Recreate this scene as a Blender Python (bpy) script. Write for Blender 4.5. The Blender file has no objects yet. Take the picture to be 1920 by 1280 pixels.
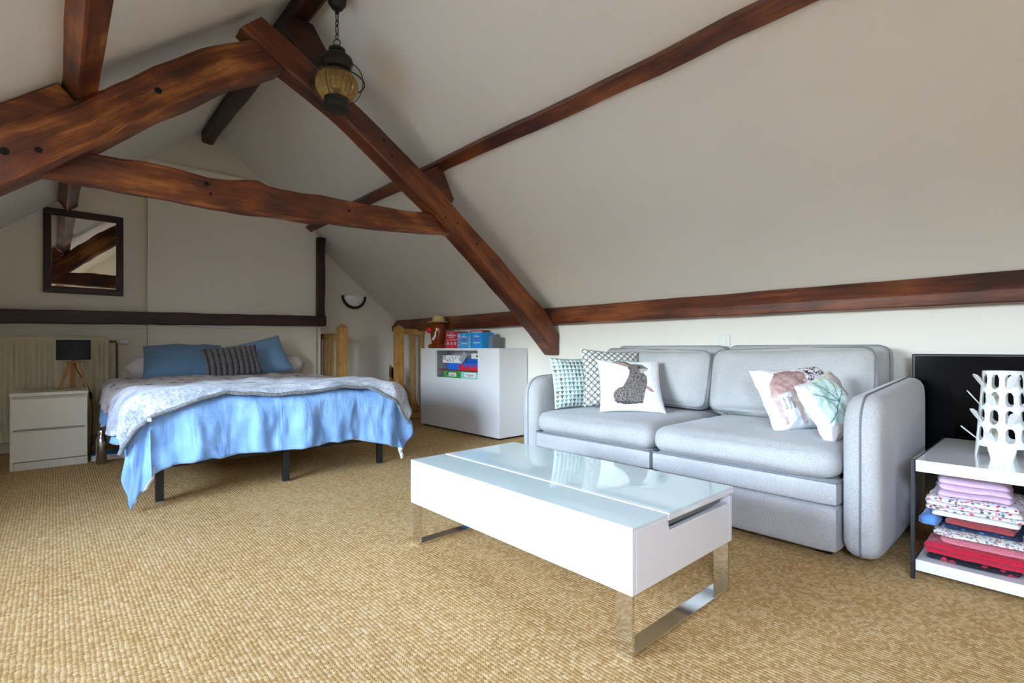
import bpy, bmesh, math, random
from mathutils import Vector, Matrix, noise
from math import sin, cos, pi, radians, hypot, sqrt
random.seed(7)
S = bpy.context.scene
COL = S.collection

# ------------------------------------------------------------------ camera
CAM_H, FPX, HOR = 0.85, 945.0, 653.0
PHI = math.atan(860 / 945.0)
FW = Vector((sin(PHI), cos(PHI), 0)); RT = Vector((cos(PHI), -sin(PHI), 0))
cam_d = bpy.data.cameras.new('camera'); cam = bpy.data.objects.new('camera', cam_d); COL.objects.link(cam)
cam.location = (0, 0, CAM_H); cam.rotation_euler = (pi / 2, 0, -PHI)
cam_d.sensor_width = 36; cam_d.lens = FPX / 1920 * 36; cam_d.shift_y = (HOR - 640) / 1920
cam_d.clip_start = 0.02
S.camera = cam

# ------------------------------------------------------------------ world, light, exposure
S.view_settings.view_transform = 'Standard'; S.view_settings.look = 'None'
S.view_settings.gamma = 1; S.view_settings.use_curve_mapping = False
S.view_settings.exposure = 1.36
S.cycles.use_denoising = True
S.cycles.max_bounces = 10; S.cycles.diffuse_bounces = 6
w = bpy.data.worlds.new('sky'); S.world = w; w.use_nodes = True
bgn = w.node_tree.nodes['Background']; bgn.inputs[1].default_value = 10.0
skyt = w.node_tree.nodes.new('ShaderNodeTexSky'); skyt.sky_type = 'NISHITA'; skyt.sun_disc = False
skyt.sun_elevation = radians(38); skyt.sun_rotation = radians(90); skyt.air_density = 1.0; skyt.dust_density = 6.0; skyt.ozone_density = 1.0
hsv = w.node_tree.nodes.new('ShaderNodeHueSaturation'); hsv.inputs['Saturation'].default_value = .85      # hazy bright sky
w.node_tree.links.new(skyt.outputs[0], hsv.inputs['Color']); w.node_tree.links.new(hsv.outputs[0], bgn.inputs[0])

def daylight(name, loc, direction, sx, sy, power, col=(.80, .90, 1.0)):
    d = bpy.data.lights.new(name, 'AREA'); d.shape = 'RECTANGLE'; d.size = sx; d.size_y = sy
    d.energy = power; d.cycles.is_portal = True       # guides the sky light through the opening
    o = bpy.data.objects.new(name, d); COL.objects.link(o); o.location = loc
    o.rotation_euler = Vector(direction).to_track_quat('-Z', 'Y').to_euler()
    return o
LN = Vector((.6468, 0, -.7627))                       # inward normal of the left roof slope
def left_slope_z(x): return 2.072 + .848 * x
def right_slope_z(x): return 4.0 - .825 * x
SKY = [(-1.0, -.38, -1.3, -.4, 95)]                   # x0,x1,y0,y1 of an unseen roof window added for fill light
DX, DXE, DY0, DY1, DZ0, DZ1 = -1.75, -.238, 1.15, 2.85, .72, 1.87      # unseen dormer, form chosen for light falloff: window plane, slope edge, cheeks, sill, head
daylight('dormer_daylight', (DX + .03, (DY0 + DY1) / 2, (DZ0 + DZ1) / 2), (1, 0, 0), DY1 - DY0, DZ1 - DZ0, 1)
for (a, b, c, d, pw) in SKY:
    xm = (a + b) / 2
    p = Vector((xm, (c + d) / 2, left_slope_z(xm))) - LN * .10
    daylight('fill_window_daylight', p, LN, (d - c) * .95, (b - a) / .7627 * .95, pw)

# ------------------------------------------------------------------ pixel -> place helpers (1920x1280)
def ray(x, y): return FW + RT * ((x - 960) / FPX) + Vector((0, 0, (HOR - y) / FPX))
CP = Vector((0, 0, CAM_H))
def atX(x, y, X): d = ray(x, y); return CP + d * (X / d.x)
def atY(x, y, Y): d = ray(x, y); return CP + d * (Y / d.y)
def atZ(x, y, z): d = ray(x, y); return CP + d * ((z - CAM_H) / d.z)

# ------------------------------------------------------------------ materials
def new_mat(name):
    m = bpy.data.materials.new(name); m.use_nodes = True
    nt = m.node_tree; return m, nt, nt.nodes['Principled BSDF']
def N(nt, t, **kw):
    n = nt.nodes.new(t)
    for k, v in kw.items(): setattr(n, k, v)
    return n
def L(nt, a, b): nt.links.new(a, b)
def rgb(h):
    h = h.lstrip('#'); c = [int(h[i:i + 2], 16) / 255 for i in (0, 2, 4)]
    return tuple((v / 12.92 if v <= .04045 else ((v + .055) / 1.055) ** 2.4) for v in c) + (1,)
def ramp(nt, src, stops):
    r = N(nt, 'ShaderNodeValToRGB'); e = r.color_ramp.elements
    while len(e) < len(stops): e.new(.5)
    for i, (p, c) in enumerate(stops): e[i].position = p; e[i].color = c
    L(nt, src, r.inputs[0]); return r
def coords(nt, kind='Object', scale=(1, 1, 1)):
    tc = N(nt, 'ShaderNodeTexCoord'); mp = N(nt, 'ShaderNodeMapping'); mp.inputs['Scale'].default_value = scale
    L(nt, tc.outputs[kind], mp.inputs[0]); return mp.outputs[0]
def noise_tex(nt, vec, scale, detail=4, rough=.55):
    n = N(nt, 'ShaderNodeTexNoise'); n.inputs['Scale'].default_value = scale
    n.inputs['Detail'].default_value = detail; n.inputs['Roughness'].default_value = rough
    L(nt, vec, n.inputs['Vector']); return n
def bump(nt, b, src, strength, dist=.01):
    n = N(nt, 'ShaderNodeBump'); n.inputs['Strength'].default_value = strength; n.inputs['Distance'].default_value = dist
    L(nt, src, n.inputs['Height']); L(nt, n.outputs[0], b.inputs['Normal'])
def simple(name, c, rough=.5, metal=0, var=.0, vscale=8, bmp=0, bscale=60, coat=0, spec=None, sheen=0):
    m, nt, b = new_mat(name)
    b.inputs['Roughness'].default_value = rough; b.inputs['Metallic'].default_value = metal
    b.inputs['Coat Weight'].default_value = coat
    if spec is not None: b.inputs['Specular IOR Level'].default_value = spec
    if sheen: b.inputs['Sheen Weight'].default_value = sheen
    c = rgb(c) if isinstance(c, str) else c
    v = coords(nt)
    n = noise_tex(nt, v, vscale)
    lo = tuple(x * (1 - var) for x in c[:3]) + (1,); hi = tuple(min(1, x * (1 + var)) for x in c[:3]) + (1,)
    r = ramp(nt, n.outputs[0], [(.3, lo), (.7, hi)]); L(nt, r.outputs[0], b.inputs['Base Color'])
    if bmp:
        n2 = noise_tex(nt, v, bscale, 6); bump(nt, b, n2.outputs[0], bmp, .004)
    return m
def M_(nt, op, a, b=None, clamp=False):
    n = N(nt, 'ShaderNodeMath', operation=op); n.use_clamp = clamp
    for i, v in enumerate((a, b)):
        if v is None: continue
        if isinstance(v, (int, float)): n.inputs[i].default_value = v
        else: L(nt, v, n.inputs[i])
    return n.outputs[0]

def mat_plaster(name, c):
    return simple(name, c, .85, var=.025, vscale=1.3, bmp=.12, bscale=45, spec=.2)
MAT = {}
MAT['plaster'] = mat_plaster('white_plaster', (.81, .775, .705, 1))
MAT['plaster2'] = mat_plaster('cream_plaster', (.76, .70, .58, 1))
MAT['panel'] = mat_plaster('panel_plaster', (.81, .75, .64, 1))

def mat_wood(name, dark, mid, light, su=1.2, sv=16, rough=.42, lightpos=.72):
    m, nt, b = new_mat(name)
    v = coords(nt, 'UV', (su, sv, 1))
    n1 = noise_tex(nt, v, 1.6, 8, .65)
    v2 = coords(nt, 'UV', (su * 1.6, sv * .22, 1)); n2 = noise_tex(nt, v2, 1.3, 3)
    v3 = coords(nt, 'UV', (su * 2.5, sv * 3.2, 1)); n3 = noise_tex(nt, v3, 2.5, 6, .7)
    mx = M_(nt, 'ADD', M_(nt, 'MULTIPLY', n1.outputs[0], .45), M_(nt, 'MULTIPLY', n2.outputs[0], .6))
    r = ramp(nt, mx, [(.40, rgb(dark)), (.53, rgb(mid)), (lightpos - .07, rgb(light))])
    mixn = N(nt, 'ShaderNodeMix', data_type='RGBA', blend_type='MULTIPLY'); mixn.inputs[0].default_value = .7
    r3 = ramp(nt, n3.outputs[0], [(.35, (.35, .3, .28, 1)), (.55, (1, 1, 1, 1))])
    L(nt, r.outputs[0], mixn.inputs[6]); L(nt, r3.outputs[0], mixn.inputs[7])
    L(nt, mixn.outputs[2], b.inputs['Base Color'])
    b.inputs['Roughness'].default_value = rough
    bump(nt, b, M_(nt, 'ADD', n1.outputs[0], n3.outputs[0]), .35, .006)
    return m
MAT['beam'] = mat_wood('oiled_oak_beam', '#2c1108', '#703515', '#b97634', 1.0, 8)
MAT['beam_red'] = mat_wood('red_brown_timber', '#34150a', '#653017', '#935228', .9, 11)
MAT['beam_dark'] = mat_wood('dark_timber', '#1c0b06', '#33160d', '#4a2515')
MAT['pine'] = mat_wood('varnished_pine', '#b07a38', '#c9964e', '#d9ab66', 2, 22, .35)
MAT['lampwood'] = mat_wood('pale_lamp_wood', '#9a6a35', '#b98548', '#cb9b5e', 4, 30, .45)

def mat_carpet():
    m, nt, b = new_mat('sisal_carpet')
    tc = N(nt, 'ShaderNodeTexCoord'); sp = N(nt, 'ShaderNodeSeparateXYZ')
    nd = N(nt, 'ShaderNodeTexNoise'); nd.inputs['Scale'].default_value = 28; nd.inputs['Detail'].default_value = 2
    L(nt, tc.outputs['Object'], nd.inputs['Vector'])
    L(nt, tc.outputs['Object'], sp.inputs[0])
    wob = M_(nt, 'MULTIPLY', M_(nt, 'SUBTRACT', nd.outputs[0], .5), .010)
    u = M_(nt, 'DIVIDE', M_(nt, 'ADD', sp.outputs[0], wob), .0125)
    v = M_(nt, 'DIVIDE', M_(nt, 'ADD', sp.outputs[1], wob), .0105)
    row = M_(nt, 'FLOOR', u)
    vo = M_(nt, 'ADD', v, M_(nt, 'MULTIPLY', M_(nt, 'MODULO', row, 2), .5))
    a = M_(nt, 'FRACT', u); c = M_(nt, 'FRACT', vo)
    sa = M_(nt, 'SINE', M_(nt, 'MULTIPLY', a, pi)); sc = M_(nt, 'SINE', M_(nt, 'MULTIPLY', c, pi))
    hgt = M_(nt, 'ADD', M_(nt, 'MULTIPLY', M_(nt, 'MAXIMUM', sa, M_(nt, 'MULTIPLY', sc, .9)), .8), M_(nt, 'MULTIPLY', M_(nt, 'MULTIPLY', sa, sc), .2))
    dot = ramp(nt, hgt, [(.22, (.22, .19, .17, 1)), (.55, (1, 1, 1, 1))])
    comb = N(nt, 'ShaderNodeCombineXYZ'); L(nt, row, comb.inputs[0]); L(nt, M_(nt, 'FLOOR', vo), comb.inputs[1])
    wn = N(nt, 'ShaderNodeTexWhiteNoise'); L(nt, comb.outputs[0], wn.inputs['Vector'])
    fib = noise_tex(nt, tc.outputs['Object'], 260, 3)
    big = noise_tex(nt, tc.outputs['Object'], 2.2, 3)
    tone = M_(nt, 'ADD', M_(nt, 'ADD', M_(nt, 'MULTIPLY', wn.outputs[0], .42), M_(nt, 'MULTIPLY', fib.outputs[0], .5)), M_(nt, 'MULTIPLY', big.outputs[0], .25))
    base = ramp(nt, tone, [(.25, rgb('#a67f48')), (.6, rgb('#c9a56d')), (.95, rgb('#dfc598'))])
    mx = N(nt, 'ShaderNodeMix', data_type='RGBA', blend_type='MULTIPLY'); mx.inputs[0].default_value = 1
    L(nt, base.outputs[0], mx.inputs[6]); L(nt, dot.outputs[0], mx.inputs[7]); L(nt, mx.outputs[2], b.inputs['Base Color'])
    b.inputs['Roughness'].default_value = .9; b.inputs['Specular IOR Level'].default_value = .15
    bump(nt, b, M_(nt, 'ADD', hgt, M_(nt, 'MULTIPLY', fib.outputs[0], .6)), .55, .004)
    return m
MAT['carpet'] = mat_carpet()

def mat_fabric(name, c1, c2, scale=900, rough=.95, stretch=(1, 1, 1), bs=.35, dist=.002, sheen=.2):
    m, nt, b = new_mat(name)
    v = coords(nt, 'Object', stretch); n = noise_tex(nt, v, scale, 2)
    v2 = coords(nt, 'Object'); n2 = noise_tex(nt, v2, 5, 3)
    t = M_(nt, 'ADD', M_(nt, 'MULTIPLY', n.outputs[0], .75), M_(nt, 'MULTIPLY', n2.outputs[0], .25))
    r = ramp(nt, t, [(.36, rgb(c1)), (.64, rgb(c2))]); L(nt, r.outputs[0], b.inputs['Base Color'])
    b.inputs['Roughness'].default_value = rough; b.inputs['Specular IOR Level'].default_value = .2
    b.inputs['Sheen Weight'].default_value = sheen
    bump(nt, b, n.outputs[0], bs, dist); return m
MAT['sofa'] = mat_fabric('grey_sofa_fabric', '#989898', '#bdbcb9', 420, stretch=(1, .35, 1.4))
MAT['piping'] = simple('grey_piping', '#76787b', .8, var=.1)
def mat_duvet():
    m, nt, b = new_mat('pale_blue_cotton')
    v = coords(nt, 'Object', (1, .5, .22)); n = noise_tex(nt, v, 7.5, 3, .5); n.inputs['Distortion'].default_value = .6
    n2 = noise_tex(nt, coords(nt, 'Object'), 7, 4)
    r = ramp(nt, n2.outputs[0], [(.3, rgb('#7ba3d6')), (.7, rgb('#8cb3e2'))]); L(nt, r.outputs[0], b.inputs['Base Color'])
    b.inputs['Roughness'].default_value = .9; b.inputs['Specular IOR Level'].default_value = .2
    bump(nt, b, M_(nt, 'ADD', n.outputs[0], M_(nt, 'MULTIPLY', n2.outputs[0], .5)), .38, .06); return m
MAT['duvet'] = mat_duvet()
MAT['lining'] = mat_fabric('white_cotton', '#dcdcdc', '#efefef', 600)
MAT['pillow'] = mat_fabric('blue_pillow_cotton', '#6f93b8', '#7fa2c6', 700)
MAT['pillow_shaded'] = mat_fabric('shaded_blue_pillow_cotton', '#5d7f9f', '#6b8dad', 700)  # blue pillow cotton with the shade at the bed head put into its colour
MAT['bolster'] = mat_fabric('white_bolster_cotton', '#d6cfd0', '#e6e0e0', 500)
MAT['mattress'] = mat_fabric('white_mattress', '#d8d2c6', '#e6e1d6', 300)

def mat_throw():
    m, nt, b = new_mat('grey_fluffy_throw')
    v = coords(nt, 'UV', (3.0, 1.2, 1)); n = noise_tex(nt, v, 3.2, 9, .72)
    v2 = coords(nt, 'UV', (26, 9, 1)); n2 = noise_tex(nt, v2, 6, 5, .7)
    t = M_(nt, 'ADD', M_(nt, 'MULTIPLY', n.outputs[0], .65), M_(nt, 'MULTIPLY', n2.outputs[0], .4))
    r = ramp(nt, t, [(.42, rgb('#6f7788')), (.52, rgb('#a9aebb')), (.60, rgb('#dedcde'))]); L(nt, r.outputs[0], b.inputs['Base Color'])
    b.inputs['Roughness'].default_value = .95; b.inputs['Sheen Weight'].default_value = .5
    bump(nt, b, t, .7, .02); return m
MAT['throw'] = mat_throw()
MAT['sherpa'] = simple('grey_sherpa_edge', '#777a7c', .95, var=.45, vscale=90, bmp=.8, bscale=120)

def mat_stars():
    m, nt, b = new_mat('star_print_cotton')
    tc = N(nt, 'ShaderNodeTexCoord'); mp = N(nt, 'ShaderNodeMapping'); mp.inputs['Scale'].default_value = (7, 7, 1)
    L(nt, tc.outputs['UV'], mp.inputs[0])
    vo = N(nt, 'ShaderNodeTexVoronoi'); vo.voronoi_dimensions = '2D'; vo.inputs['Scale'].default_value = 1; vo.inputs['Randomness'].default_value = .55
    L(nt, mp.outputs[0], vo.inputs['Vector'])
    vs = N(nt, 'ShaderNodeVectorMath', operation='SUBTRACT'); L(nt, mp.outputs[0], vs.inputs[0]); L(nt, vo.outputs['Position'], vs.inputs[1])
    sp = N(nt, 'ShaderNodeSeparateXYZ'); L(nt, vs.outputs[0], sp.inputs[0])
    ang = M_(nt, 'ARCTAN2', sp.outputs[1], sp.outputs[0])
    rr = M_(nt, 'SQRT', M_(nt, 'ADD', M_(nt, 'POWER', sp.outputs[0], 2), M_(nt, 'POWER', sp.outputs[1], 2)))
    # five-pointed star outline
    k = M_(nt, 'ABSOLUTE', M_(nt, 'SUBTRACT', M_(nt, 'FRACT', M_(nt, 'ADD', M_(nt, 'MULTIPLY', ang, 5 / (2 * pi)), 10.25)), .5))
    lim = M_(nt, 'ADD', M_(nt, 'MULTIPLY', k, .36), .10)
    star = M_(nt, 'LESS_THAN', rr, lim)
    mx = N(nt, 'ShaderNodeMix', data_type='RGBA'); L(nt, star, mx.inputs[0])
    mx.inputs[6].default_value = rgb('#d3c9c7'); mx.inputs[7].default_value = rgb('#938d93')
    L(nt, mx.outputs[2], b.inputs['Base Color']); b.inputs['Roughness'].default_value = .9
    return m
MAT['stars'] = mat_stars()

MAT['white_gloss'] = simple('white_gloss_lacquer', '#e6e6e6', .10, coat=.5)
MAT['white_lam'] = simple('white_laminate', '#dfe0e2', .22)
MAT['white_drawer'] = simple('white_drawer_laminate', '#cfc8b6', .35)
MAT['frost'] = simple('mint_white_glass', '#d6e6e2', .05, coat=.3)
MAT['chrome'] = simple('chrome', (.75, .74, .72, 1), .06, 1)
MAT['steel'] = simple('brushed_steel', (.42, .40, .38, 1), .22, 1)
MAT['black_metal'] = simple('black_metal', '#1c1c1d', .45)
MAT['iron'] = simple('black_iron', '#17140f', .5, bmp=.2)
MAT['black_gloss'] = simple('black_screen', '#05060a', .12, spec=.18)
MAT['black_plastic'] = simple('black_plastic', '#121214', .4)
MAT['shade'] = simple('charcoal_lampshade', '#26282a', .85, bmp=.2, bscale=300)
MAT['radiator'] = simple('cream_radiator_enamel', '#c9bf9f', .4)
MAT['mirror'] = simple('mirror_silver', (.88, .89, .88, 1), .01, 1)
MAT['mirror_frame'] = mat_wood('dark_mirror_frame', '#1d0d07', '#331910', '#482617', 2, 20, .3)
MAT['plastic'] = simple('white_plastic', '#dfe0dd', .35)
MAT['brass'] = simple('old_brass_pipe', '#7d6a3a', .4, .6)
MAT['paper'] = simple('paper_white', '#d8d6d0', .7, var=.06, vscale=60)
def mat_amber():
    m, nt, b = new_mat('amber_ribbed_glass')
    b.inputs['Base Color'].default_value = rgb('#c79a4a'); b.inputs['Roughness'].default_value = .12
    b.inputs['Transmission Weight'].default_value = .75; b.inputs['IOR'].default_value = 1.3
    v = coords(nt, 'Object'); n = noise_tex(nt, v, 60, 4)
    r = ramp(nt, n.outputs[0], [(.3, rgb('#b48b44')), (.7, rgb('#e2c47c'))]); L(nt, r.outputs[0], b.inputs['Base Color'])
    return m
MAT['amber'] = mat_amber()
MAT['lampglass'] = simple('opal_glass', '#eef2f0', .15, coat=.5)
def mat_pane():
    m, nt, b = new_mat('window_glass')
    out = nt.nodes['Material Output']; t = N(nt, 'ShaderNodeBsdfTransparent'); g = N(nt, 'ShaderNodeBsdfGlossy')
    g.inputs['Roughness'].default_value = .02; mx = N(nt, 'ShaderNodeMixShader'); mx.inputs[0].default_value = .06
    L(nt, t.outputs[0], mx.inputs[1]); L(nt, g.outputs[0], mx.inputs[2]); L(nt, mx.outputs[0], out.inputs[0]); return m
MAT['pane'] = mat_pane()
_flat = {}
def flat(c, rough=.45):
    k = (c, rough)
    if k not in _flat: _flat[k] = simple('print_' + c.strip('#'), c, rough)
    return _flat[k]

# ------------------------------------------------------------------ mesh helpers
class MB:
    def __init__(s): s.v = []; s.f = []; s.uv = []; s.mi = []
    def add(s, vs, fs, uvs=None, mi=0):
        o = len(s.v); s.v += [tuple(p) for p in vs]
        for i, f in enumerate(fs):
            s.f.append(tuple(o + k for k in f)); s.uv.append(uvs[i] if uvs else None); s.mi.append(mi)
        return s
    def box(s, x0, x1, y0, y1, z0, z1, M=None, mi=0):
        vs = [Vector((x, y, z)) for z in (z0, z1) for y in (y0, y1) for x in (x0, x1)]
        if M: vs = [M @ p for p in vs]
        fs = [(0, 2, 3, 1), (4, 5, 7, 6), (0, 1, 5, 4), (2, 6, 7, 3), (0, 4, 6, 2), (1, 3, 7, 5)]
        ax = max((x1 - x0, 0), (y1 - y0, 1), (z1 - z0, 2))[1]
        uvs = []
        for f in fs:
            q = []
            for k in f:
                p = ((x0, x1)[k & 1], (y0, y1)[(k >> 1) & 1], (z0, z1)[(k >> 2) & 1])
                q.append((p[ax], p[(ax + 1) % 3] + p[(ax + 2) % 3]))
            uvs.append(q)
        return s.add(vs, fs, uvs, mi)
    def prism(s, poly, a, b, axis='y', mi=0):           # poly in the two other axes, extruded a..b
        def P(p, t): return (p[0], t, p[1]) if axis == 'y' else ((t, p[0], p[1]) if axis == 'x' else (p[0], p[1], t))
        n = len(poly); vs = [P(p, a) for p in poly] + [P(p, b) for p in poly]
        fs = [tuple(range(n)), tuple(range(2 * n - 1, n - 1, -1))] + [(i, i + n, (i + 1) % n + n, (i + 1) % n) for i in range(n)]
        uvs = [[(poly[k % n][0], poly[k % n][1]) for k in f] for f in fs[:2]]
        for i in range(n):
            e = hypot(poly[(i + 1) % n][0] - poly[i][0], poly[(i + 1) % n][1] - poly[i][1])
            uvs.append([(a, i * .3), (b, i * .3), (b, i * .3 + e), (a, i * .3 + e)])
        return s.add(vs, fs, uvs, mi)
    def tube(s, pts, r, n=8, closed=False, mi=0, caps=True):
        pts = [Vector(p) for p in pts]; m = len(pts); rings = []; acc = 0
        up = None
        for i in range(m):
            a = pts[i - 1] if (i > 0 or closed) else pts[i]; b = pts[(i + 1) % m] if (i < m - 1 or closed) else pts[i]
            t = (b - a).normalized()
            if up is None: up = t.orthogonal().normalized()
            up = (up - t * up.dot(t)); up = up.normalized() if up.length > 1e-6 else t.orthogonal().normalized()
            sd = t.cross(up); rr = r[i] if isinstance(r, (list, tuple)) else r
            rings.append([pts[i] + (up * cos(2 * pi * k / n) + sd * sin(2 * pi * k / n)) * rr for k in range(n)])
        vs = [p for q in rings for p in q]; fs = []; uvs = []
        for i in range(m if closed else m - 1):
            j = (i + 1) % m; l0 = acc; acc += (pts[j] - pts[i]).length
            for k in range(n):
                fs.append((i * n + k, i * n + (k + 1) % n, j * n + (k + 1) % n, j * n + k))
                uvs.append([(l0, k / n * .2), (l0, (k + 1) / n * .2), (acc, (k + 1) / n * .2), (acc, k / n * .2)])
        if not closed and caps:
            fs.append(tuple(range(n - 1, -1, -1))); uvs.append(None); fs.append(tuple((m - 1) * n + k for k in range(n))); uvs.append(None)
        o = len(s.v); s.v += [tuple(p) for p in vs]
        for f, u in zip(fs, uvs): s.f.append(tuple(o + k for k in f)); s.uv.append(u); s.mi.append(mi)
        return s
    def lathe(s, prof, n=24, c=(0, 0, 0), M=None, mi=0, rib=0, ribn=0):
        vs = []
        for (r, z) in prof:
            for k in range(n):
                a = 2 * pi * k / n; q = r * (1 + rib * cos(ribn * a)) if ribn else r
                p = Vector((q * cos(a), q * sin(a), z)); p = M @ p if M else p
                vs.append(p + Vector(c))
        fs = [(i * n + k, i * n + (k + 1) % n, (i + 1) * n + (k + 1) % n, (i + 1) * n + k) for i in range(len(prof) - 1) for k in range(n)]
        if prof[0][0] > 1e-5: fs.append(tuple(range(n - 1, -1, -1)))
        if prof[-1][0] > 1e-5: fs.append(tuple((len(prof) - 1) * n + k for k in range(n)))
        return s.add(vs, fs, None, mi)
    def grid(s, fn, nu, nv, mi=0, flip=False):           # fn(u,v) u,v in 0..1 -> point
        vs = [fn(i / nu, j / nv) for j in range(nv + 1) for i in range(nu + 1)]; fs = []; uvs = []
        for j in range(nv):
            for i in range(nu):
                q = (j * (nu + 1) + i, j * (nu + 1) + i + 1, (j + 1) * (nu + 1) + i + 1, (j + 1) * (nu + 1) + i)
                u = [(i / nu, j / nv), ((i + 1) / nu, j / nv), ((i + 1) / nu, (j + 1) / nv), (i / nu, (j + 1) / nv)]
                if flip: q = q[::-1]; u = u[::-1]
                fs.append(q); uvs.append(u)
        return s.add(vs, fs, uvs, mi)
    def build(s, name, mats, parent=None, smooth=False, angle=40, weld=0, bevel=0, seg=2, M=None):
        me = bpy.data.meshes.new(name); me.from_pydata(s.v, [], s.f); me.update()
        ul = me.uv_layers.new(name='UVMap'); li = 0
        for f, u in zip(s.f, s.uv):
            for k in range(len(f)):
                if u: ul.data[li + k].uv = u[k]
            li += len(f)
        mats = mats if isinstance(mats, (list, tuple)) else [mats]
        for m in mats: me.materials.append(m)
        me.polygons.foreach_set('material_index', s.mi)
        if weld or True:
            bm = bmesh.new(); bm.from_mesh(me)
            if weld: bmesh.ops.remove_doubles(bm, verts=bm.verts, dist=weld)
            bmesh.ops.recalc_face_normals(bm, faces=bm.faces) if weld != 'keep' else None
            bm.to_mesh(me); bm.free()
        if smooth:
            me.polygons.foreach_set('use_smooth', [True] * len(me.polygons)); me.set_sharp_from_angle(angle=radians(angle))
        o = bpy.data.objects.new(name, me); COL.objects.link(o)
        if parent: o.parent = parent
        if M: o.matrix_local = M
        if bevel:
            b = o.modifiers.new('bevel', 'BEVEL'); b.width = bevel; b.segments = seg; b.limit_method = 'ANGLE'; b.harden_normals = False
        return o
def tag(o, label, cat, group=None, kind=None):
    o['label'] = label; o['category'] = cat
    if group: o['group'] = group
    if kind: o['kind'] = kind
    return o
def struct(o): o['kind'] = 'structure'; return o
def thing(name, label, cat, loc=(0, 0, 0), rz=0, group=None, M=None):
    o = bpy.data.objects.new(name, None); COL.objects.link(o); o.empty_display_size = .05
    if M: o.matrix_world = M
    else: o.location = loc; o.rotation_euler = (0, 0, rz)
    return tag(o, label, cat, group)
def fbm(x, y, z=0, o=3):
    return noise.fractal(Vector((x, y, z)), 1.0, 2.0, o)

def rounded_box(sx, sy, sz, r, n=10, puff=(0, 0, 0), wob=0, seed=0, mb=None, c=(0, 0, 0), M=None):
    """soft upholstered block, size sx,sy,sz, centre c; puff = bulge of the faces across x, y, z"""
    mb = mb or MB(); hx, hy, hz = sx / 2, sy / 2, sz / 2
    def pt(p):
        q = Vector((p[0] * hx, p[1] * hy, p[2] * hz))
        core = Vector((max(-hx + r, min(hx - r, q.x)), max(-hy + r, min(hy - r, q.y)), max(-hz + r, min(hz - r, q.z))))
        d = q - core
        if d.length > 1e-9: q = core + d.normalized() * min(r, d.length if d.length < r else r)
        e = [max(0, 1 - abs(t) ** 2.5) for t in p]
        sg = [1 if t > 0 else -1 for t in p]
        q.x += puff[0] * sg[0] * (abs(p[0]) ** 3) * e[1] * e[2]
        q.y += puff[1] * sg[1] * (abs(p[1]) ** 3) * e[0] * e[2]
        q.z += puff[2] * sg[2] * (abs(p[2]) ** 3) * e[0] * e[1]
        if wob: q += Vector((fbm(q.x * 5, q.y * 5, q.z * 5 + seed), fbm(q.y * 5, q.z * 5, q.x * 5 + seed + 9), fbm(q.z * 5, q.x * 5, q.y * 5 + seed + 4))) * wob
        q = q + Vector(c) if not M else M @ (q + Vector(c))
        return q
    def T(t, h):  # denser sampling near rounded edge
        k = (t * 2 - 1); e = min(.9, r / h)
        return math.copysign(1 - (1 - abs(k)) ** 1.35, k)
    for ax in range(3):
        for sg in (-1, 1):
            def fn(u, v, ax=ax, sg=sg):
                a, b = T(u, (hx, hy, hz)[(ax + 1) % 3]), T(v, (hx, hy, hz)[(ax + 2) % 3]); p = [0, 0, 0]
                p[ax] = sg; p[(ax + 1) % 3] = a; p[(ax + 2) % 3] = b; return pt(p)
            mb.grid(fn, n, n)
    return mb

def pillow_mesh(w, h, t, n=36, col=None, sag=0, pinch=.07, seed=0, wr=.006):
    """cushion lying in its local XZ plane, front towards -Y, centre at the origin; returns mesh data builder"""
    mb = MB(); cols = []
    for side in (-1, 1):
        def fn(u, v, side=side):
            a, b = u * 2 - 1, v * 2 - 1
            th = t / 2 * (max(0, 1 - abs(a) ** 2.6) * max(0, 1 - abs(b) ** 2.6)) ** .5
            x = w / 2 * a * (1 - pinch * (1 - b * b) * abs(a) ** 2); z = h / 2 * b * (1 - pinch * (1 - a * a) * abs(b) ** 2)
            wv = wr * fbm(a * 2.2 + seed, b * 2.2, side * 3) * (1 if max(abs(a), abs(b)) < 1 else 0)
            z -= sag * (1 - a * a) * (b + 1) / 2 * .5
            return (x, side * th + wv, z)
        mb.grid(fn, n, n, flip=(side == 1))
    return mb
def paint(o, fn):
    """print colours: fn(u, v) -> linear rgb, u,v from the UV map"""
    me = o.data; ca = me.color_attributes.new('print', 'FLOAT_COLOR', 'CORNER'); ul = me.uv_layers[0]
    for i, l in enumerate(ul.data):
        c = fn(l.uv[0], l.uv[1]); ca.data[i].color = (c[0], c[1], c[2], 1)
def mat_print(name, rough=.9):
    m, nt, b = new_mat(name); a = N(nt, 'ShaderNodeVertexColor'); a.layer_name = 'print'
    L(nt, a.outputs[0], b.inputs['Base Color']); b.inputs['Roughness'].default_value = rough
    n = noise_tex(nt, coords(nt), 500, 2); bump(nt, b, n.outputs[0], .2, .002); return m
def frame_M(c, facing, up=(0, 0, 1), roll=0):
    """local -Y looks along facing, local Z as close to up as possible"""
    y = -Vector(facing).normalized(); z = Vector(up); z = (z - y * z.dot(y)).normalized(); x = y.cross(z)
    R = Matrix((x, y, z)).transposed().to_4x4()
    return Matrix.Translation(Vector(c)) @ R @ Matrix.Rotation(roll, 4, 'Y')
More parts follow.
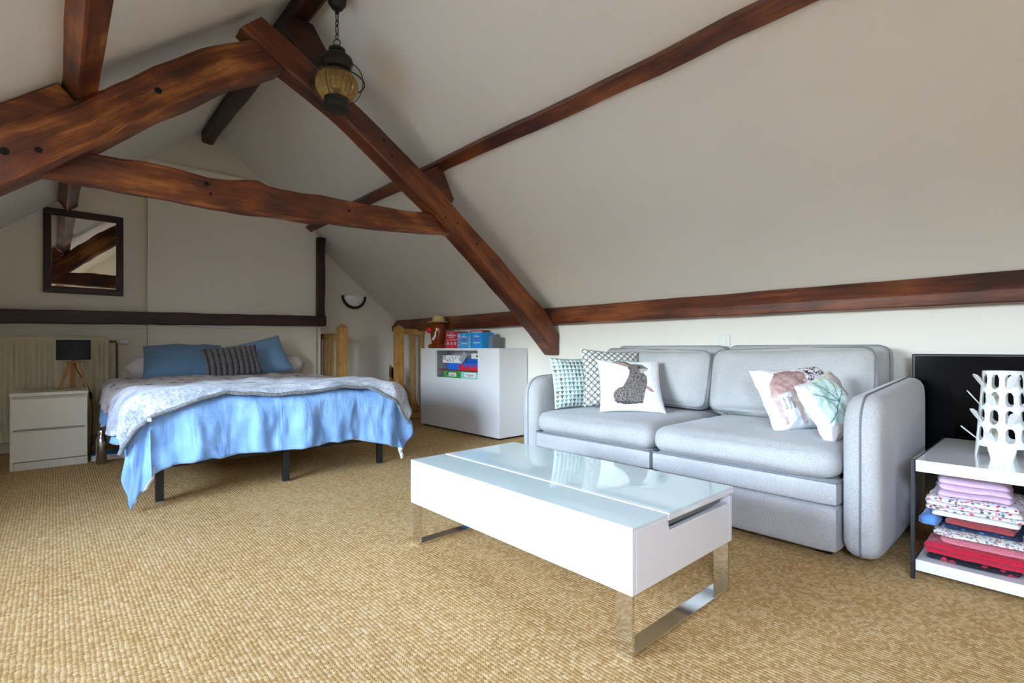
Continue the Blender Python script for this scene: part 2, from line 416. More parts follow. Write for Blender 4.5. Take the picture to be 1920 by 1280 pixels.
def text_part(txt, size, mat, parent, M, name='lettering', ext=.0004):
    c = bpy.data.curves.new(name, 'FONT'); c.body = txt; c.size = size; c.align_x = 'CENTER'; c.align_y = 'CENTER'; c.extrude = ext
    t = bpy.data.objects.new('tmp', c); COL.objects.link(t)
    me = bpy.data.meshes.new_from_object(t.evaluated_get(bpy.context.evaluated_depsgraph_get()))
    bpy.data.objects.remove(t); bpy.data.curves.remove(c)
    me.materials.clear(); me.materials.append(mat)
    o = bpy.data.objects.new(name, me); COL.objects.link(o); o.parent = parent; o.matrix_local = M; return o

# ================================================================== THE ROOM
XL, XR, YB, YG = -1.1, 3.40, -2.6, 6.0
YW, YP, XPANEL0, XPANEL1 = 5.78, 5.72, .645, 2.205
RX, RZ = 1.152, 3.05
# floor with the stair opening
m = MB(); SX0, SY0 = 2.44, 5.34
m.box(XL - .1, XR + .1, YB - .1, SY0, -.12, 0); m.box(XL - .1, SX0, SY0, YG + .1, -.12, 0)
struct(m.build('floor', MAT['carpet']))
m = MB(); m.box(SX0 - .02, XR + .1, SY0 - .4, YG + .1, -1.75, -1.7)
o = struct(m.build('floor', simple('stair_floor', '#8a6b45', .7)))
m = MB(); m.box(SX0 - .03, SX0, SY0, YG, -1.7, -.0); m.box(SX0, XR, SY0 - .03, SY0, -1.7, -.0)
struct(m.build('wall_stairwell', MAT['plaster']))
# walls
m = MB(); m.prism([(XL, 0), (XL, left_slope_z(XL)), (RX, RZ), (2.27, right_slope_z(2.27)), (2.27, 0)], YW, YW + .12)
m.prism([(.60, 2.595), (RX, RZ), (1.70, 2.595)], YP + .03, YW)
struct(m.build('wall_back', MAT['plaster2']))
m = MB(); m.box(XPANEL0, XPANEL1, YP, YW + .01, 0, 2.595)
o = struct(m.build('wall_panel', MAT['panel'], bevel=.004))
m = MB(); m.prism([(2.06, -1.7), (2.06, right_slope_z(2.06)), (2.27, right_slope_z(2.27)), (2.27, -1.7)], YP + .04, YG + .01)
struct(m.build('wall_return', MAT['plaster']))
m = MB(); m.prism([(2.2, -1.7), (2.2, right_slope_z(2.2)), (XR, right_slope_z(XR)), (XR, -1.7)], YG, YG + .12)
struct(m.build('wall_gable', MAT['plaster']))
m = MB(); m.box(XR, XR + .1, YB, YG + .12, -1.7, right_slope_z(XR) + .02); struct(m.build('wall_right', MAT['plaster']))
m = MB(); m.box(XL - .1, XL, YB, DY0, 0, left_slope_z(XL) + .02); m.box(XL - .1, XL, DY1, YW + .1, 0, left_slope_z(XL) + .02); m.box(XL - .1, XL, DY0, DY1, 0, DZ0)
struct(m.build('wall_left', MAT['plaster']))
ck = [(DX, DZ0), (XL, DZ0), (XL, left_slope_z(XL)), (DXE, DZ1), (DX, DZ1)]
m = MB(); m.prism(ck, DY0 - .08, DY0); m.prism(ck, DY1, DY1 + .08); m.box(DX - .1, DXE, DY0 - .08, DY1 + .08, DZ1, DZ1 + .08); m.box(DX - .1, XL, DY0 - .08, DY1 + .08, DZ0 - .08, DZ0)
struct(m.build('wall_dormer', MAT['plaster']))
m = MB(); fr = .06; ym = (DY0 + DY1) / 2
for (ya, yb, za, zb) in ((DY0, DY1, DZ0, DZ0 + fr), (DY0, DY1, DZ1 - fr, DZ1), (DY0, DY0 + fr, DZ0 + fr, DZ1 - fr), (DY1 - fr, DY1, DZ0 + fr, DZ1 - fr), (ym - fr / 2, ym + fr / 2, DZ0 + fr, DZ1 - fr)): m.box(DX - .05, DX + .01, ya, yb, za, zb)
dw = struct(m.build('window_2', MAT['white_lam']))
for (ya, yb) in ((DY0 + fr, ym - fr / 2), (ym + fr / 2, DY1 - fr)):
    m = MB(); m.box(DX - .03, DX - .025, ya, yb, DZ0 + fr, DZ1 - fr); m.build('pane', MAT['pane'], dw)
m = MB(); m.prism([(XL, 0), (XL, left_slope_z(XL)), (RX, RZ), (XR, right_slope_z(XR)), (XR, 0)], YB - .12, YB); struct(m.build('wall_rear', MAT['plaster']))
# roof slopes
def slope_box(mb, side, xa, xb, ya, yb, t=.09):
    zf = left_slope_z if side < 0 else right_slope_z
    mb.prism([(xa, zf(xa)), (xb, zf(xb)), (xb, zf(xb) + t / .77), (xa, zf(xa) + t / .77)], ya, yb)
m = MB(); slope_box(m, 1, RX, XR + .12, YB - .12, YG + .12); struct(m.build('ceiling_right', MAT['plaster']))
m = MB(); (x0s, x1s, y0s, y1s, _) = SKY[0]; XE = XL - .12
slope_box(m, -1, XE, x0s, YB - .12, DY0 - .04); slope_box(m, -1, x1s, RX, YB - .12, DY0 - .04); slope_box(m, -1, x0s, x1s, YB - .12, y0s); slope_box(m, -1, x0s, x1s, y1s, DY0 - .04)
slope_box(m, -1, DXE, RX, DY0 - .04, DY1 + .04); slope_box(m, -1, XE, RX, DY1 + .04, YW + .12)
struct(m.build('ceiling_left', MAT['plaster']))
for i, (a, b, c, d, pw) in enumerate(sorted(SKY, key=lambda q: q[2])):
    m = MB(); t = .05
    for (xa, xb, ya, yb) in ((a, a + t, c, d), (b - t, b, c, d), (a + t, b - t, c, c + t), (a + t, b - t, d - t, d)):
        m.prism([(xa, left_slope_z(xa) + .01), (xb, left_slope_z(xb) + .01), (xb, left_slope_z(xb) + .10), (xa, left_slope_z(xa) + .10)], ya, yb)
    o = struct(m.build('window_%d' % (i + 1), MAT['white_lam']))  # roof window out of view, added to fill the room with light
    g = MB(); g.prism([(a + t, left_slope_z(a + t) + .05), (b - t, left_slope_z(b - t) + .05), (b - t, left_slope_z(b - t) + .056), (a + t, left_slope_z(a + t) + .056)], c + t, d - t)
    g.build('pane', MAT['pane'], o)
# thin cover strips where the right slope meets the gable, and on the ledge of the panel
m = MB(); m.prism([(2.29, right_slope_z(2.29) - .012), (2.29, right_slope_z(2.29)), (XR, right_slope_z(XR)), (XR, right_slope_z(XR) - .012)], YG - .01, YG + .002)
struct(m.build('trim_1', MAT['panel']))
m = MB(); m.box(XPANEL0 - .004, XPANEL1, YP - .004, YP + .03, 2.588, 2.604); struct(m.build('trim_2', MAT['plaster']))

def slope_trim(name, zf, xa, xb, y):
    m = MB(); m.prism([(xa, zf(xa) - .014), (xa, zf(xa)), (xb, zf(xb)), (xb, zf(xb) - .014)], y - .012, y + .002); struct(m.build(name, MAT['white_lam']))
slope_trim('trim_3', left_slope_z, XL, .60, YW); slope_trim('trim_4', left_slope_z, .62, RX, YP + .03); slope_trim('trim_5', right_slope_z, RX, 1.69, YP + .03)
# ================================================================== TIMBERS
def interp(pts, s):
    for i in range(len(pts) - 1):
        if s <= pts[i + 1][0] or i == len(pts) - 2:
            a, b = pts[i], pts[i + 1]; k = (s - a[0]) / (b[0] - a[0]); return a[1] + (b[1] - a[1]) * k
def loft(name, secs, mat, label, cat='beam', rough=.005, ch=.012, seed=0):
    """rough-hewn timber: secs = list of 4-corner sections (Vectors, in order round); chamfered and slightly uneven"""
    mb = MB(); rings = []; acc = 0; L0 = [0]
    for i in range(1, len(secs)):
        acc += (sum(secs[i], Vector()) / 4 - sum(secs[i - 1], Vector()) / 4).length; L0.append(acc)
    for i, q in enumerate(secs):
        ring = []
        cen = sum(q, Vector()) / 4
        for k in range(4):
            p, a, b = q[k], q[k - 1], q[(k + 1) % 4]
            for e in (a, b):
                pp = p + (e - p).normalized() * ch * (1 + .6 * fbm(L0[i] * 3, k, seed))
                d = (pp - cen).normalized()
                ring.append(pp + d * rough * (fbm(L0[i] * 4.5, k * 2.3 + seed, 1.7) + .5 * fbm(L0[i] * 17, k * 2.3 + seed, 5.7)))
        rings.append(ring)
    n = 8; vs = [p for r in rings for p in r]; fs = []; uvs = []
    per = [0]
    for k in range(n): per.append(per[-1] + (rings[0][(k + 1) % n] - rings[0][k]).length)
    for i in range(len(secs) - 1):
        for k in range(n):
            fs.append((i * n + k, i * n + (k + 1) % n, (i + 1) * n + (k + 1) % n, (i + 1) * n + k))
            uvs.append([(L0[i] + seed, per[k]), (L0[i] + seed, per[k + 1]), (L0[i + 1] + seed, per[k + 1]), (L0[i + 1] + seed, per[k])])
    for e in (0, len(secs) - 1):
        fs.append(tuple(e * n + k for k in range(n))); uvs.append([(seed + rings[e][k].x * 3, rings[e][k].z) for k in range(n)])
    mb.add(vs, fs, uvs)
    o = mb.build(name, mat, None, smooth=True, angle=32); tag(o, label, cat); return o
def truss_beam(name, top, bot, y0, y1, mat, label, n=36, **kw):
    """timber in the truss plane: top and bottom edges as polylines of (x, z)"""
    def resample(pl):
        d = [0]
        for i in range(1, len(pl)): d.append(d[-1] + hypot(pl[i][0] - pl[i - 1][0], pl[i][1] - pl[i - 1][1]))
        xs = list(zip(d, [p[0] for p in pl])); zs = list(zip(d, [p[1] for p in pl]))
        return [(interp(xs, d[-1] * i / n), interp(zs, d[-1] * i / n)) for i in range(n + 1)]
    T, B = resample(top), resample(bot)
    secs = [[Vector((b[0], y0, b[1])), Vector((b[0], y1, b[1])), Vector((t[0], y1, t[1])), Vector((t[0], y0, t[1]))] for t, b in zip(T, B)]
    return loft(name, secs, mat, label, **kw)
def long_beam(name, sec, ya, yb, mat, label, n=50, wav=.006, **kw):
    secs = []
    for i in range(n + 1):
        y = ya + (yb - ya) * i / n; dx = wav * fbm(y * .9, kw.get('seed', 0)); dz = wav * fbm(y * .8, kw.get('seed', 0) + 4)
        secs.append([Vector((x + dx, y, z + dz)) for x, z in sec])
    return loft(name, secs, mat, label, **kw)
TY0, TY1 = 3.09, 3.235
k_ = TY0 / 3.12
def sc_(pl): return [(x * k_, CAM_H + (z - CAM_H) * k_) for x, z in pl]
rr = truss_beam('rafter_beam',
    sc_([(.895, 2.768), (1.25, 2.575), (1.635, 2.35), (1.971, 2.131), (2.6, 1.68), (3.217, 1.205), (3.427, .985)]),
    sc_([(.78, 2.658), (1.01, 2.519), (1.363, 2.345), (1.703, 2.114), (2.095, 1.845), (2.497, 1.538), (3.391, .80)]),
    TY0, TY1, MAT['beam_red'], 'long red-brown roof rafter running down to the wall above the sofa', seed=3)
# plumb-cut foot against the wall
m = MB(); m.prism(sc_([(3.22, 1.19), (3.425, .985), (3.427, .79), (3.375, .79), (3.15, 1.0)]), TY0 + .004, TY1 - .004)
f = m.build('foot', MAT['beam_red'], rr, bevel=.006); f.matrix_parent_inverse = Matrix()
lr = truss_beam('rafter_beam', sc_([(-1.12, 1.06), (-.5, 1.54), (-.172, 1.813), (.074, 2.0), (.161, 2.08), (.404, 2.315), (.643, 2.50), (.83, 2.60)]),
    sc_([(-1.12, .80), (-.5, 1.27), (-.172, 1.541), (.122, 1.775), (.359, 1.99), (.473, 2.095), (.721, 2.298), (1.0, 2.49)]),
    TY0 - .02, TY1, MAT['beam'], 'thick curved oak rafter with a knotty face, butting the long rafter near the ridge', seed=11, rough=.012, ch=.02)
cl = truss_beam('collar_beam', [(-.12, 1.77), (.123, 1.788), (.36, 1.80), (.654, 1.79), (.80, 1.806), (.87, 1.822), (.96, 1.797), (1.245, 1.81), (1.689, 1.82), (2.12, 1.85)],
    [(-.16, 1.64), (.194, 1.635), (.654, 1.622), (1.114, 1.636), (1.61, 1.664), (2.26, 1.715)], TY0 + .05, TY1 - .01, MAT['beam'],
    'waney-edged horizontal collar beam tying the two rafters above the bed', seed=23, rough=.009)
long_beam('purlin_beam', [(2.12, right_slope_z(2.12) + .01), (2.082, right_slope_z(2.12) - .046), (2.142, right_slope_z(2.18) - .046), (2.18, right_slope_z(2.18) + .01)],
    YB, 5.9, MAT['beam_red'], 'slim wavy brown purlin along the slope above the sofa', wav=.012, ch=.006, seed=31)
long_beam('purlin_beam', [(.02, left_slope_z(.02) + .02), (.085, 2.013), (.16, 2.077), (.11, left_slope_z(.11) + .02)],
    YB, 5.72, MAT['beam'], 'square purlin on the left slope ending above the mirror', wav=.005, ch=.008, seed=41)
long_beam('ridge_beam', [(1.075, 3.03), (1.08, 2.882), (1.175, 2.875), (1.235, 3.0)], YB, YP + .02, MAT['beam_dark'],
    'dark ridge beam along the top of the roof', wav=.008, ch=.012, seed=51)
long_beam('wall_plate_beam', [(3.41, 1.062), (3.30, 1.066), (3.285, 1.126), (3.362, 1.222)], YB, 5.97, MAT['beam_red'],
    'long red-brown wall plate where the slope meets the low wall behind the sofa', wav=.004, ch=.006, rough=.003, seed=61)
secs = []
for i in range(41):
    x = XL + (2.285 - XL) * i / 40; k = (x + .31) / 2.5; zb = 1.050 + .05 * k + .006 * fbm(x * 3, 2); zt = 1.163 + .05 * k + .004 * fbm(x * 3, 9)
    secs.append([Vector((x, 5.63, zb)), Vector((x, 5.79, zb)), Vector((x, 5.79, zt)), Vector((x, 5.63, zt))])
loft('wall_beam', secs, MAT['beam_dark'], 'dark horizontal timber across the back wall above the bed and radiator', seed=71, rough=.003, ch=.006)
secs = []
for i in range(21):
    z = 1.19 + (2.10 - 1.19) * i / 20; b = .008 * fbm(z * 4, 8)
    secs.append([Vector((2.2, 5.66, z)), Vector((2.285 + b, 5.66, z)), Vector((2.285 + b, 5.775, z)), Vector((2.2, 5.775, z))])
loft('wall_post', secs, MAT['beam_dark'], 'dark upright post at the edge of the panel beside the crescent wall lamp', cat='post', seed=77, rough=.004, ch=.008)
def cleat(poly, y0, y1, mat, label, seed):
    m = MB(); m.prism(poly, y0, y1); o = m.build('timber_cleat', mat, bevel=.008); tag(o, label, 'timber block'); return o
cleat([(-.20, 1.77), (-.19, 1.905), (.015, 2.075), (.085, 2.005), (.06, 1.955)], 3.13, 3.27, MAT['beam'], 'oak cleat wedged behind the curved rafter under the square purlin', 1)
cleat([(1.98, 2.10), (2.10, 2.20), (2.155, 2.165), (2.25, 1.98), (2.20, 1.90)], 3.12, 3.26, MAT['beam_red'], 'small block on the long rafter carrying the slim purlin', 2)
cleat([(1.0, 2.80), (1.06, 2.875), (1.2, 2.873), (1.30, 2.72), (1.33, 2.58), (1.25, 2.52)], 3.16, 3.30, MAT['beam_dark'], 'dark timber block between the ridge beam and the rafter tops', 3)
MAT['hole'] = simple('peg_hole_shade', '#0c0503', .9)  # flat dark discs, the shade of open peg holes put into the colour
def peg_hole_discs(parent, pix, y):
    for (px, py, r) in pix:
        p = atY(px, py, y); m = MB(); m.lathe([(0, -.004), (r, -.004), (r * .8, .004), (0, .004)], 10, M=Matrix.Rotation(pi / 2, 4, 'X'), c=p)
        m.build('peg', MAT['hole'], parent)
peg_hole_discs(rr, [(720, 263, .011), (735, 292, .008), (835, 408, .008), (858, 418, .008), (895, 457, .01)], TY0 - .001)
peg_hole_discs(lr, [(297, 169, .017), (72, 281, .016), (8, 283, .02)], TY0 - .023)
peg_hole_discs(cl, [(388, 344, .012), (395, 363, .008), (655, 395, .009)], TY0 + .047)

# ================================================================== FITTED THINGS ON THE BACK WALL
def I4(x=0, y=0, z=0): return Matrix.Translation((x, y, z))
# mirror
t = thing('wall_mirror', 'square wall mirror in a dark wooden frame above the radiator', 'mirror', (.203, 5.775, 1.678))
hw, hh, fwid = .267, .357, .052
m = MB(); m.box(-hw, hw, -.03, 0, -hh, -hh + fwid); m.box(-hw, hw, -.03, 0, hh - fwid, hh)
m.box(-hw, -hw + fwid, -.03, 0, -hh + fwid, hh - fwid); m.box(hw - fwid, hw, -.03, 0, -hh + fwid, hh - fwid)
m.build('frame', MAT['mirror_frame'], t, bevel=.006, seg=3)
g = fwid
for zb in (-hh + g, hh - g - .007):
    m = MB(); m.box(-hw + g, hw - g, -.022, -.018, zb, zb + .007); m.build('inner_bead', MAT['beam_red'], t)
m = MB(); m.box(-hw + fwid - .01, hw - fwid + .01, -.016, -.012, -hh + fwid - .01, hh - fwid + .01); m.build('glass', MAT['mirror'], t)
# radiator
t = thing('radiator', 'cream ribbed panel radiator on the wall behind the bedside cabinet', 'radiator', (0, 5.68, .1))
RX0, RX1, RH = -.95, .358, .84
m = MB()
def rad(u, v):
    x = RX0 + (RX1 - RX0) * u; z = RH * v; d = 0
    if .04 < v < .96:
        ph = ((x - RX0) / .0665) % 1; e = min(1, min(v - .04, .96 - v) / .03)
        d = e * .012 * max(0, min(1, 2.2 * sin(pi * ph) - .9))
    return (x, d, z)
m.grid(rad, 260, 30); m.build('front_panel', MAT['radiator'], t, smooth=True, angle=60)
m = MB(); m.box(RX0, RX1, .014, .07, 0, RH); m.build('back_panel', MAT['radiator'], t, bevel=.006)
m = MB(); m.box(RX0, RX1, -.004, .075, RH, RH + .012); m.box(RX1 - .002, RX1 + .006, -.002, .075, .01, RH); m.build('top_grille', MAT['radiator'], t, bevel=.004)
m = MB(); m.tube([(RX1, .035, RH - .03), (RX1 + .06, .035, RH - .03)], .011); m.tube([(RX1 + .062, .035, RH - .03), (RX1 + .062, .035, -.1)], .009, 8); m.build('pipe', MAT['brass'], t, smooth=True)
m = MB(); m.lathe([(0, 0), (.014, 0), (.016, .02), (.024, .024), (.024, .07), (.019, .085), (0, .085)], 16, M=Matrix.Rotation(pi / 2, 4, 'Y'), c=(RX1 + .06, .035, RH - .03))
m.build('thermostat_valve', MAT['plastic'], t, smooth=True)
# crescent wall lamp on the gable
t = thing('wall_lamp', 'half-moon wall lamp with opal glass and a dark wooden rim on the gable wall', 'wall lamp', (2.77, 5.995, 1.503))
m = MB()
def bowl(u, v, R=.142):
    a = pi + pi * u; b = v * pi / 2
    return (R * cos(a) * cos(b), -.085 * sin(b), R * sin(a) * cos(b) - .002)
m.grid(bowl, 30, 12); m.build('glass_bowl', MAT['lampglass'], t, smooth=True)
m = MB()
def rim(u, v):
    a = pi + pi * u; k = v * 2 * pi; w_ = .004 + .014 * sin(pi * u) ** .6
    r = .148 + w_ * cos(k); return (r * cos(a), -.03 + .03 * sin(k), r * sin(a))
m.grid(rim, 40, 12); m.build('rim', MAT['beam_dark'], t, smooth=True, weld=.0005)
m = MB(); m.tube([(-.12, -.03, -.006), (-.125, -.05, -.006)], .012, 10); m.build('stud', MAT['chrome'], t, smooth=True)

# stair balustrade
def newel(x, y, h, label):
    m = MB(); s = .047
    m.box(x - s, x + s, y - s, y + s, 0, h - .045)
    vs = [(x - s, y - s, h - .045), (x + s, y - s, h - .045), (x + s, y + s, h - .045), (x - s, y + s, h - .045), (x, y, h)]
    c = MB(); c.add(vs, [(0, 1, 4), (1, 2, 4), (2, 3, 4), (3, 0, 4), (0, 3, 2, 1)], [[(p[2] * 2, p[0] + p[1]) for p in (vs[0], vs[1], vs[4])] for _ in range(4)] + [None])
    r = thing('newel_post', label, 'post', (0, 0, 0)); m.build('shaft', MAT['pine'], r, bevel=.004); c.build('cap', MAT['pine'], r); return r
newel(2.355, 5.37, 1.125, 'square pine newel post with a pointed cap beside the bed head')
newel(3.047, 5.355, 1.135, 'square pine newel post with a pointed cap beside the white toy cabinet')
t = thing('stair_balustrade', 'pine balustrade with close square balusters running back to the gable wall', 'balustrade')
m = MB(); m.box(2.33, 2.38, 5.417, 5.99, .955, 1.02); m.build('handrail', MAT['pine'], t, bevel=.006)
m = MB(); m.box(2.335, 2.375, 5.417, 5.99, .0, .05); m.build('bottom_rail', MAT['pine'], t, bevel=.004)
for i in range(5):
    y = 5.50 + i * .118; m = MB(); m.box(2.345, 2.365, y - .013, y + .013, .05, .955); m.build('baluster', MAT['pine'], t)
t = thing('stair_balustrade', 'short pine balustrade between the newel post and the low wall behind the toy cabinet', 'balustrade')
m = MB(); m.box(3.094, 3.398, 5.33, 5.38, 1.02, 1.085); m.build('handrail', MAT['pine'], t, bevel=.006)
m = MB(); m.box(3.094, 3.398, 5.33, 5.38, 0, .06); m.build('bottom_rail', MAT['pine'], t, bevel=.004)
for x in (3.235, 3.365):
    m = MB(); m.box(x - .018, x + .018, 5.338, 5.372, .06, 1.02); m.build('baluster', MAT['pine'], t)
t = thing('stair_handrail', 'sloping pine stair rail descending behind the short balustrade', 'handrail')
m = MB(); m.prism([(3.0, .66), (3.0, .50), (3.398, -.02), (3.398, .13)], 5.46, 5.50); m.build('rail', MAT['pine'], t, bevel=.005)
m = MB(); m.box(3.19, 3.23, 5.46, 5.50, -.5, .27); m.build('post', MAT['pine'], t)
m = MB(); m.box(3.0, 3.04, 5.46, 5.50, -.5, .62); m.build('post', MAT['pine'], t)

# light switch and socket on the low wall
p = atX(1358, 639, XR); t = thing('light_switch', 'square white light switch on the wall above the sofa back', 'switch', (XR, p.y, p.z))
m = MB(); m.box(-.010, 0, -.042, .042, -.04, .04); m.build('plate', MAT['plastic'], t, bevel=.003)
m = MB(); m.box(-.015, -.009, -.018, .018, -.02, .02); m.build('rocker', simple('ivory_switch', '#e6e3d2', .35), t, bevel=.002)
p = atX(1703, 842, XR); t = thing('wall_socket', 'white wall socket with a black plug low between sofa and television', 'socket', (XR, p.y, p.z))
m = MB(); m.box(-.012, 0, -.042, .042, -.042, .042); m.build('plate', MAT['plastic'], t, bevel=.003)
m = MB(); m.lathe([(0, 0), (.02, 0), (.016, .04), (0, .042)], 12, M=Matrix.Rotation(-pi / 2, 4, 'Y'), c=(-.012, 0, 0)); m.build('plug', MAT['black_plastic'], t, smooth=True)
m = MB(); m.tube([(-.05, 0, 0), (-.09, -.005, -.03), (-.09, -.02, -.15), (-.06, -.04, -p.z + .006), (-.1, -.3, -p.z + .006)], .004, 6); m.build('cable', MAT['black_plastic'], t, smooth=True)

# ------------------------------------------------------------------ pendant lantern
LX, LY = 1.219, 2.85
t = thing('pendant_lantern', 'black iron ship lantern with ribbed amber glass hanging on a chain near the ridge', 'pendant lamp', (LX, LY, 2.2))
def up_(z): return z - 2.2
m = MB(); m.lathe([(0, up_(2.815)), (.03, up_(2.822)), (.05, up_(2.85)), (.055, up_(2.89)), (.055, up_(2.985)), (0, up_(2.985))], 24); m.build('ceiling_rose', MAT['iron'], t, smooth=True)
m = MB(); m.lathe([(.012, up_(2.795)), (.012, up_(2.82))], 10)
zz = 2.80
for i in range(4):
    L_ = .034 if i % 2 else .055; zc = zz - L_ / 2 + .004; ang = (i % 2) * pi / 2 + .4; pts = []
    for k in range(16):
        a = 2 * pi * k / 16; dx = .009 * cos(a); dz = L_ / 2 * sin(a); pts.append((dx * cos(ang), dx * sin(ang), up_(zc + dz)))
    m.tube(pts, .0032, 6, closed=True); zz -= L_ - .006
m.build('chain', MAT['iron'], t, smooth=True)
zr = zz - .008
m = MB(); m.tube([(.019 * cos(2 * pi * k / 20) * cos(.7), .019 * cos(2 * pi * k / 20) * sin(.7) * -1, up_(zr - .012) + .019 * sin(2 * pi * k / 20)) for k in range(20)], .003, 6, closed=True); m.build('hanging_ring', MAT['iron'], t, smooth=True)
zt = zr - .03
m = MB(); m.lathe([(0, up_(zt)), (.012, up_(zt)), (.03, up_(zt - .012)), (.046, up_(zt - .022)), (.046, up_(zt - .036)), (.034, up_(zt - .042)), (.05, up_(zt - .05)), (.085, up_(zt - .075)), (.09, up_(zt - .095)), (.082, up_(zt - .10)), (.078, up_(zt - .14)), (0, up_(zt - .14))], 28); m.build('cap', MAT['iron'], t, smooth=True, angle=35)
gz = 2.375
m = MB(); prof = [(.117 * sin(a), up_(gz) + .098 * -cos(a)) for a in [pi * (.20 + .62 * k / 18) for k in range(19)]]
m.lathe(prof, 144, rib=.022, ribn=24); m.build('glass_globe', MAT['amber'], t, smooth=True, angle=80)
m = MB(); m.lathe([(.052, up_(2.232)), (.074, up_(2.236)), (.076, up_(2.262)), (.07, up_(2.268)), (.072, up_(2.296)), (.06, up_(2.30)), (.05, up_(2.29)), (.05, up_(2.26)), (.03, up_(2.258)), (0, up_(2.258))], 28); m.build('base_cup', MAT['iron'], t, smooth=True, angle=35)
m = MB(); m.tube([(.153 * cos(2 * pi * k / 48), .153 * sin(2 * pi * k / 48), up_(2.40)) for k in range(48)], .0042, 6, closed=True); m.build('guard_ring', MAT['iron'], t, smooth=True)
for j in range(4):
    a = pi / 4 + j * pi / 2; pts = []
    for k in range(17):
        s_ = k / 16; ang = -1.15 + 2.3 * s_; r_ = .153 * cos(ang * .92) + .0; z_ = 2.385 + .125 * sin(ang) / sin(1.15)
        pts.append((max(.07, r_) * cos(a), max(.07, r_) * sin(a), up_(z_)))
    m = MB(); m.tube(pts, .0028, 6); m.build('guard_wire', MAT['iron'], t, smooth=True)
m = MB(); m.lathe([(0, up_(2.30)), (.02, up_(2.30)), (.022, up_(2.36)), (0, up_(2.36))], 12); m.build('bulb_holder', MAT['iron'], t)

# ================================================================== BED CORNER
BX0, BX1, BY0, BY1 = .38, 1.83, 3.34, 5.48
t = thing('bed', 'low black metal bed frame on slim square legs', 'bed')
m = MB(); e = .04
m.box(BX0 + .02, BX1 - .02, BY0 + .03, BY0 + .03 + e, .185, .245); m.box(BX0 + .02, BX1 - .02, BY1 - e, BY1, .185, .245)
m.box(BX0 + .02, BX0 + .02 + e, BY0 + .07, BY1 - e, .185, .245); m.box(BX1 - .02 - e, BX1 - .02, BY0 + .07, BY1 - e, .185, .245); m.box(1.085, 1.125, BY0 + .07, BY1 - e, .185, .235)
m.build('side_rails', MAT['black_metal'], t, bevel=.004)
for i in range(12):
    y = BY0 + .15 + i * .17; m = MB(); m.box(BX0 + .06, BX1 - .06, y, y + .07, .235, .25); m.build('slat', MAT['lampwood'], t)
for (x, y) in ((.435, 3.385), (1.10, 3.36), (1.785, 3.42), (.435, 5.44), (1.10, 5.44), (1.785, 5.44), (1.10, 4.4)):
    m = MB(); m.box(x - .019, x + .019, y - .019, y + .019, .004, .2); o = m.build('leg', MAT['black_metal'], t, bevel=.003)
    f = MB(); f.box(x - .02, x + .02, y - .02, y + .02, 0, .006); f.build('foot_cap', simple('grey_felt', '#77736c', .9), o)
m = rounded_box(BX1 - BX0, BY1 - BY0, .25, .05, 10, c=((BX0 + BX1) / 2, (BY0 + BY1) / 2, .376)); o = m.build('mattress', MAT['mattress'], smooth=True, angle=60, weld=.0004); tag(o, 'white mattress lying on the black bed frame under the duvet', 'mattress')
def wrap_sheet(x0, x1, y0, y1, zt, ol, orr, of_, r, nu, nv, hem=None, ya_fn=None, fold=.016, wr=.012, seed=0, flare=.12, back=0):
    """cloth laid over the bed: flat on top, bent over left, right and front edges; returns grid builder"""
    mb = MB()
    def fn(u, v):
        U = (x0 - ol) + (x1 + orr - x0 + ol) * u
        ylo = y0 - of_ if not ya_fn else ya_fn(U)
        V = ylo + (y1 - ylo) * v
        dx = (x0 - U) if U < x0 else ((U - x1) if U > x1 else 0); sx = -1 if U < x0 else 1
        dy = max(0, y0 - V); d = hypot(dx, dy)
        ex, ey = min(max(U, x0), x1), max(V, y0)
        cr = sin(pi * min(max((U - x0) / (x1 - x0), 0), 1)) * .5 + .5
        z = zt + wr * 1.7 * fbm(U * 2.3 + seed, V * 2.3, 0, 4) + .02 * (cr - .7) + wr * .5 * fbm(U * 8 + seed, V * 8, 3, 2)
        if d <= 0: return (U, V, z)
        nx, ny = (sx * dx / d, -dy / d)
        if hem: d *= hem(U, V)
        if d < r * pi / 2: out, drop = r * sin(d / r), r * (1 - cos(d / r))
        else: out, drop = r + flare * (d - r * pi / 2), r + (d - r * pi / 2) * .985
        s_ = (ex * 1.0 + ey * 1.0) if dx and dy else (V if dx else U)
        if dx and dy: s_ = ex + ey + math.atan2(dy, dx) * .25
        k = min(1, drop / .25)
        f_ = fold * k * (sin(s_ * 23 + 2.2 * fbm(s_ * 2, seed)) * .55 + 1.5 * fbm(s_ * 6.5 + seed * 3, drop * 2.5, 2, 3))
        out += f_ + fold * .9 * fbm(s_ * 3, drop * 3 + seed, 7)
        return (ex + nx * out, ey + ny * out, max(.02, z - drop))
    mb.grid(fn, nu, nv); return mb
def hem_duvet(U, V):
    k = 1
    if V < BY0:                                            # the long hanging corners
        k += .22 * max(0, min(1, (BX0 + .10 - U) / .2)) + .20 * max(0, min(1, (U - 1.5) / .33))
    return k
d_ = wrap_sheet(BX0, BX1, BY0, 5.22, .575, .30, .26, .40, .085, 150, 150, hem=hem_duvet, seed=3, fold=.026, wr=.012)
o = d_.build('duvet', [MAT['duvet'], MAT['lining']], smooth=True, angle=80)
sm = o.modifiers.new('thickness', 'SOLIDIFY'); sm.thickness = .022; sm.offset = -1; sm.material_offset = 1; sm.material_offset_rim = 1
tag(o, 'pale blue duvet with white lining hanging over the foot of the bed', 'duvet')
o = wrap_sheet(BX0, BX1, BY0, 5.24, .603, .245, .2, .0, .10, 120, 70, ya_fn=lambda U: 4.0, seed=3, fold=.020, wr=.012).build('star_coverlet', MAT['stars'], smooth=True, angle=80)
for l in o.data.uv_layers[0].data: l.uv = (l.uv[0] * 1.0 * 1.9, l.uv[1] * 1.25)
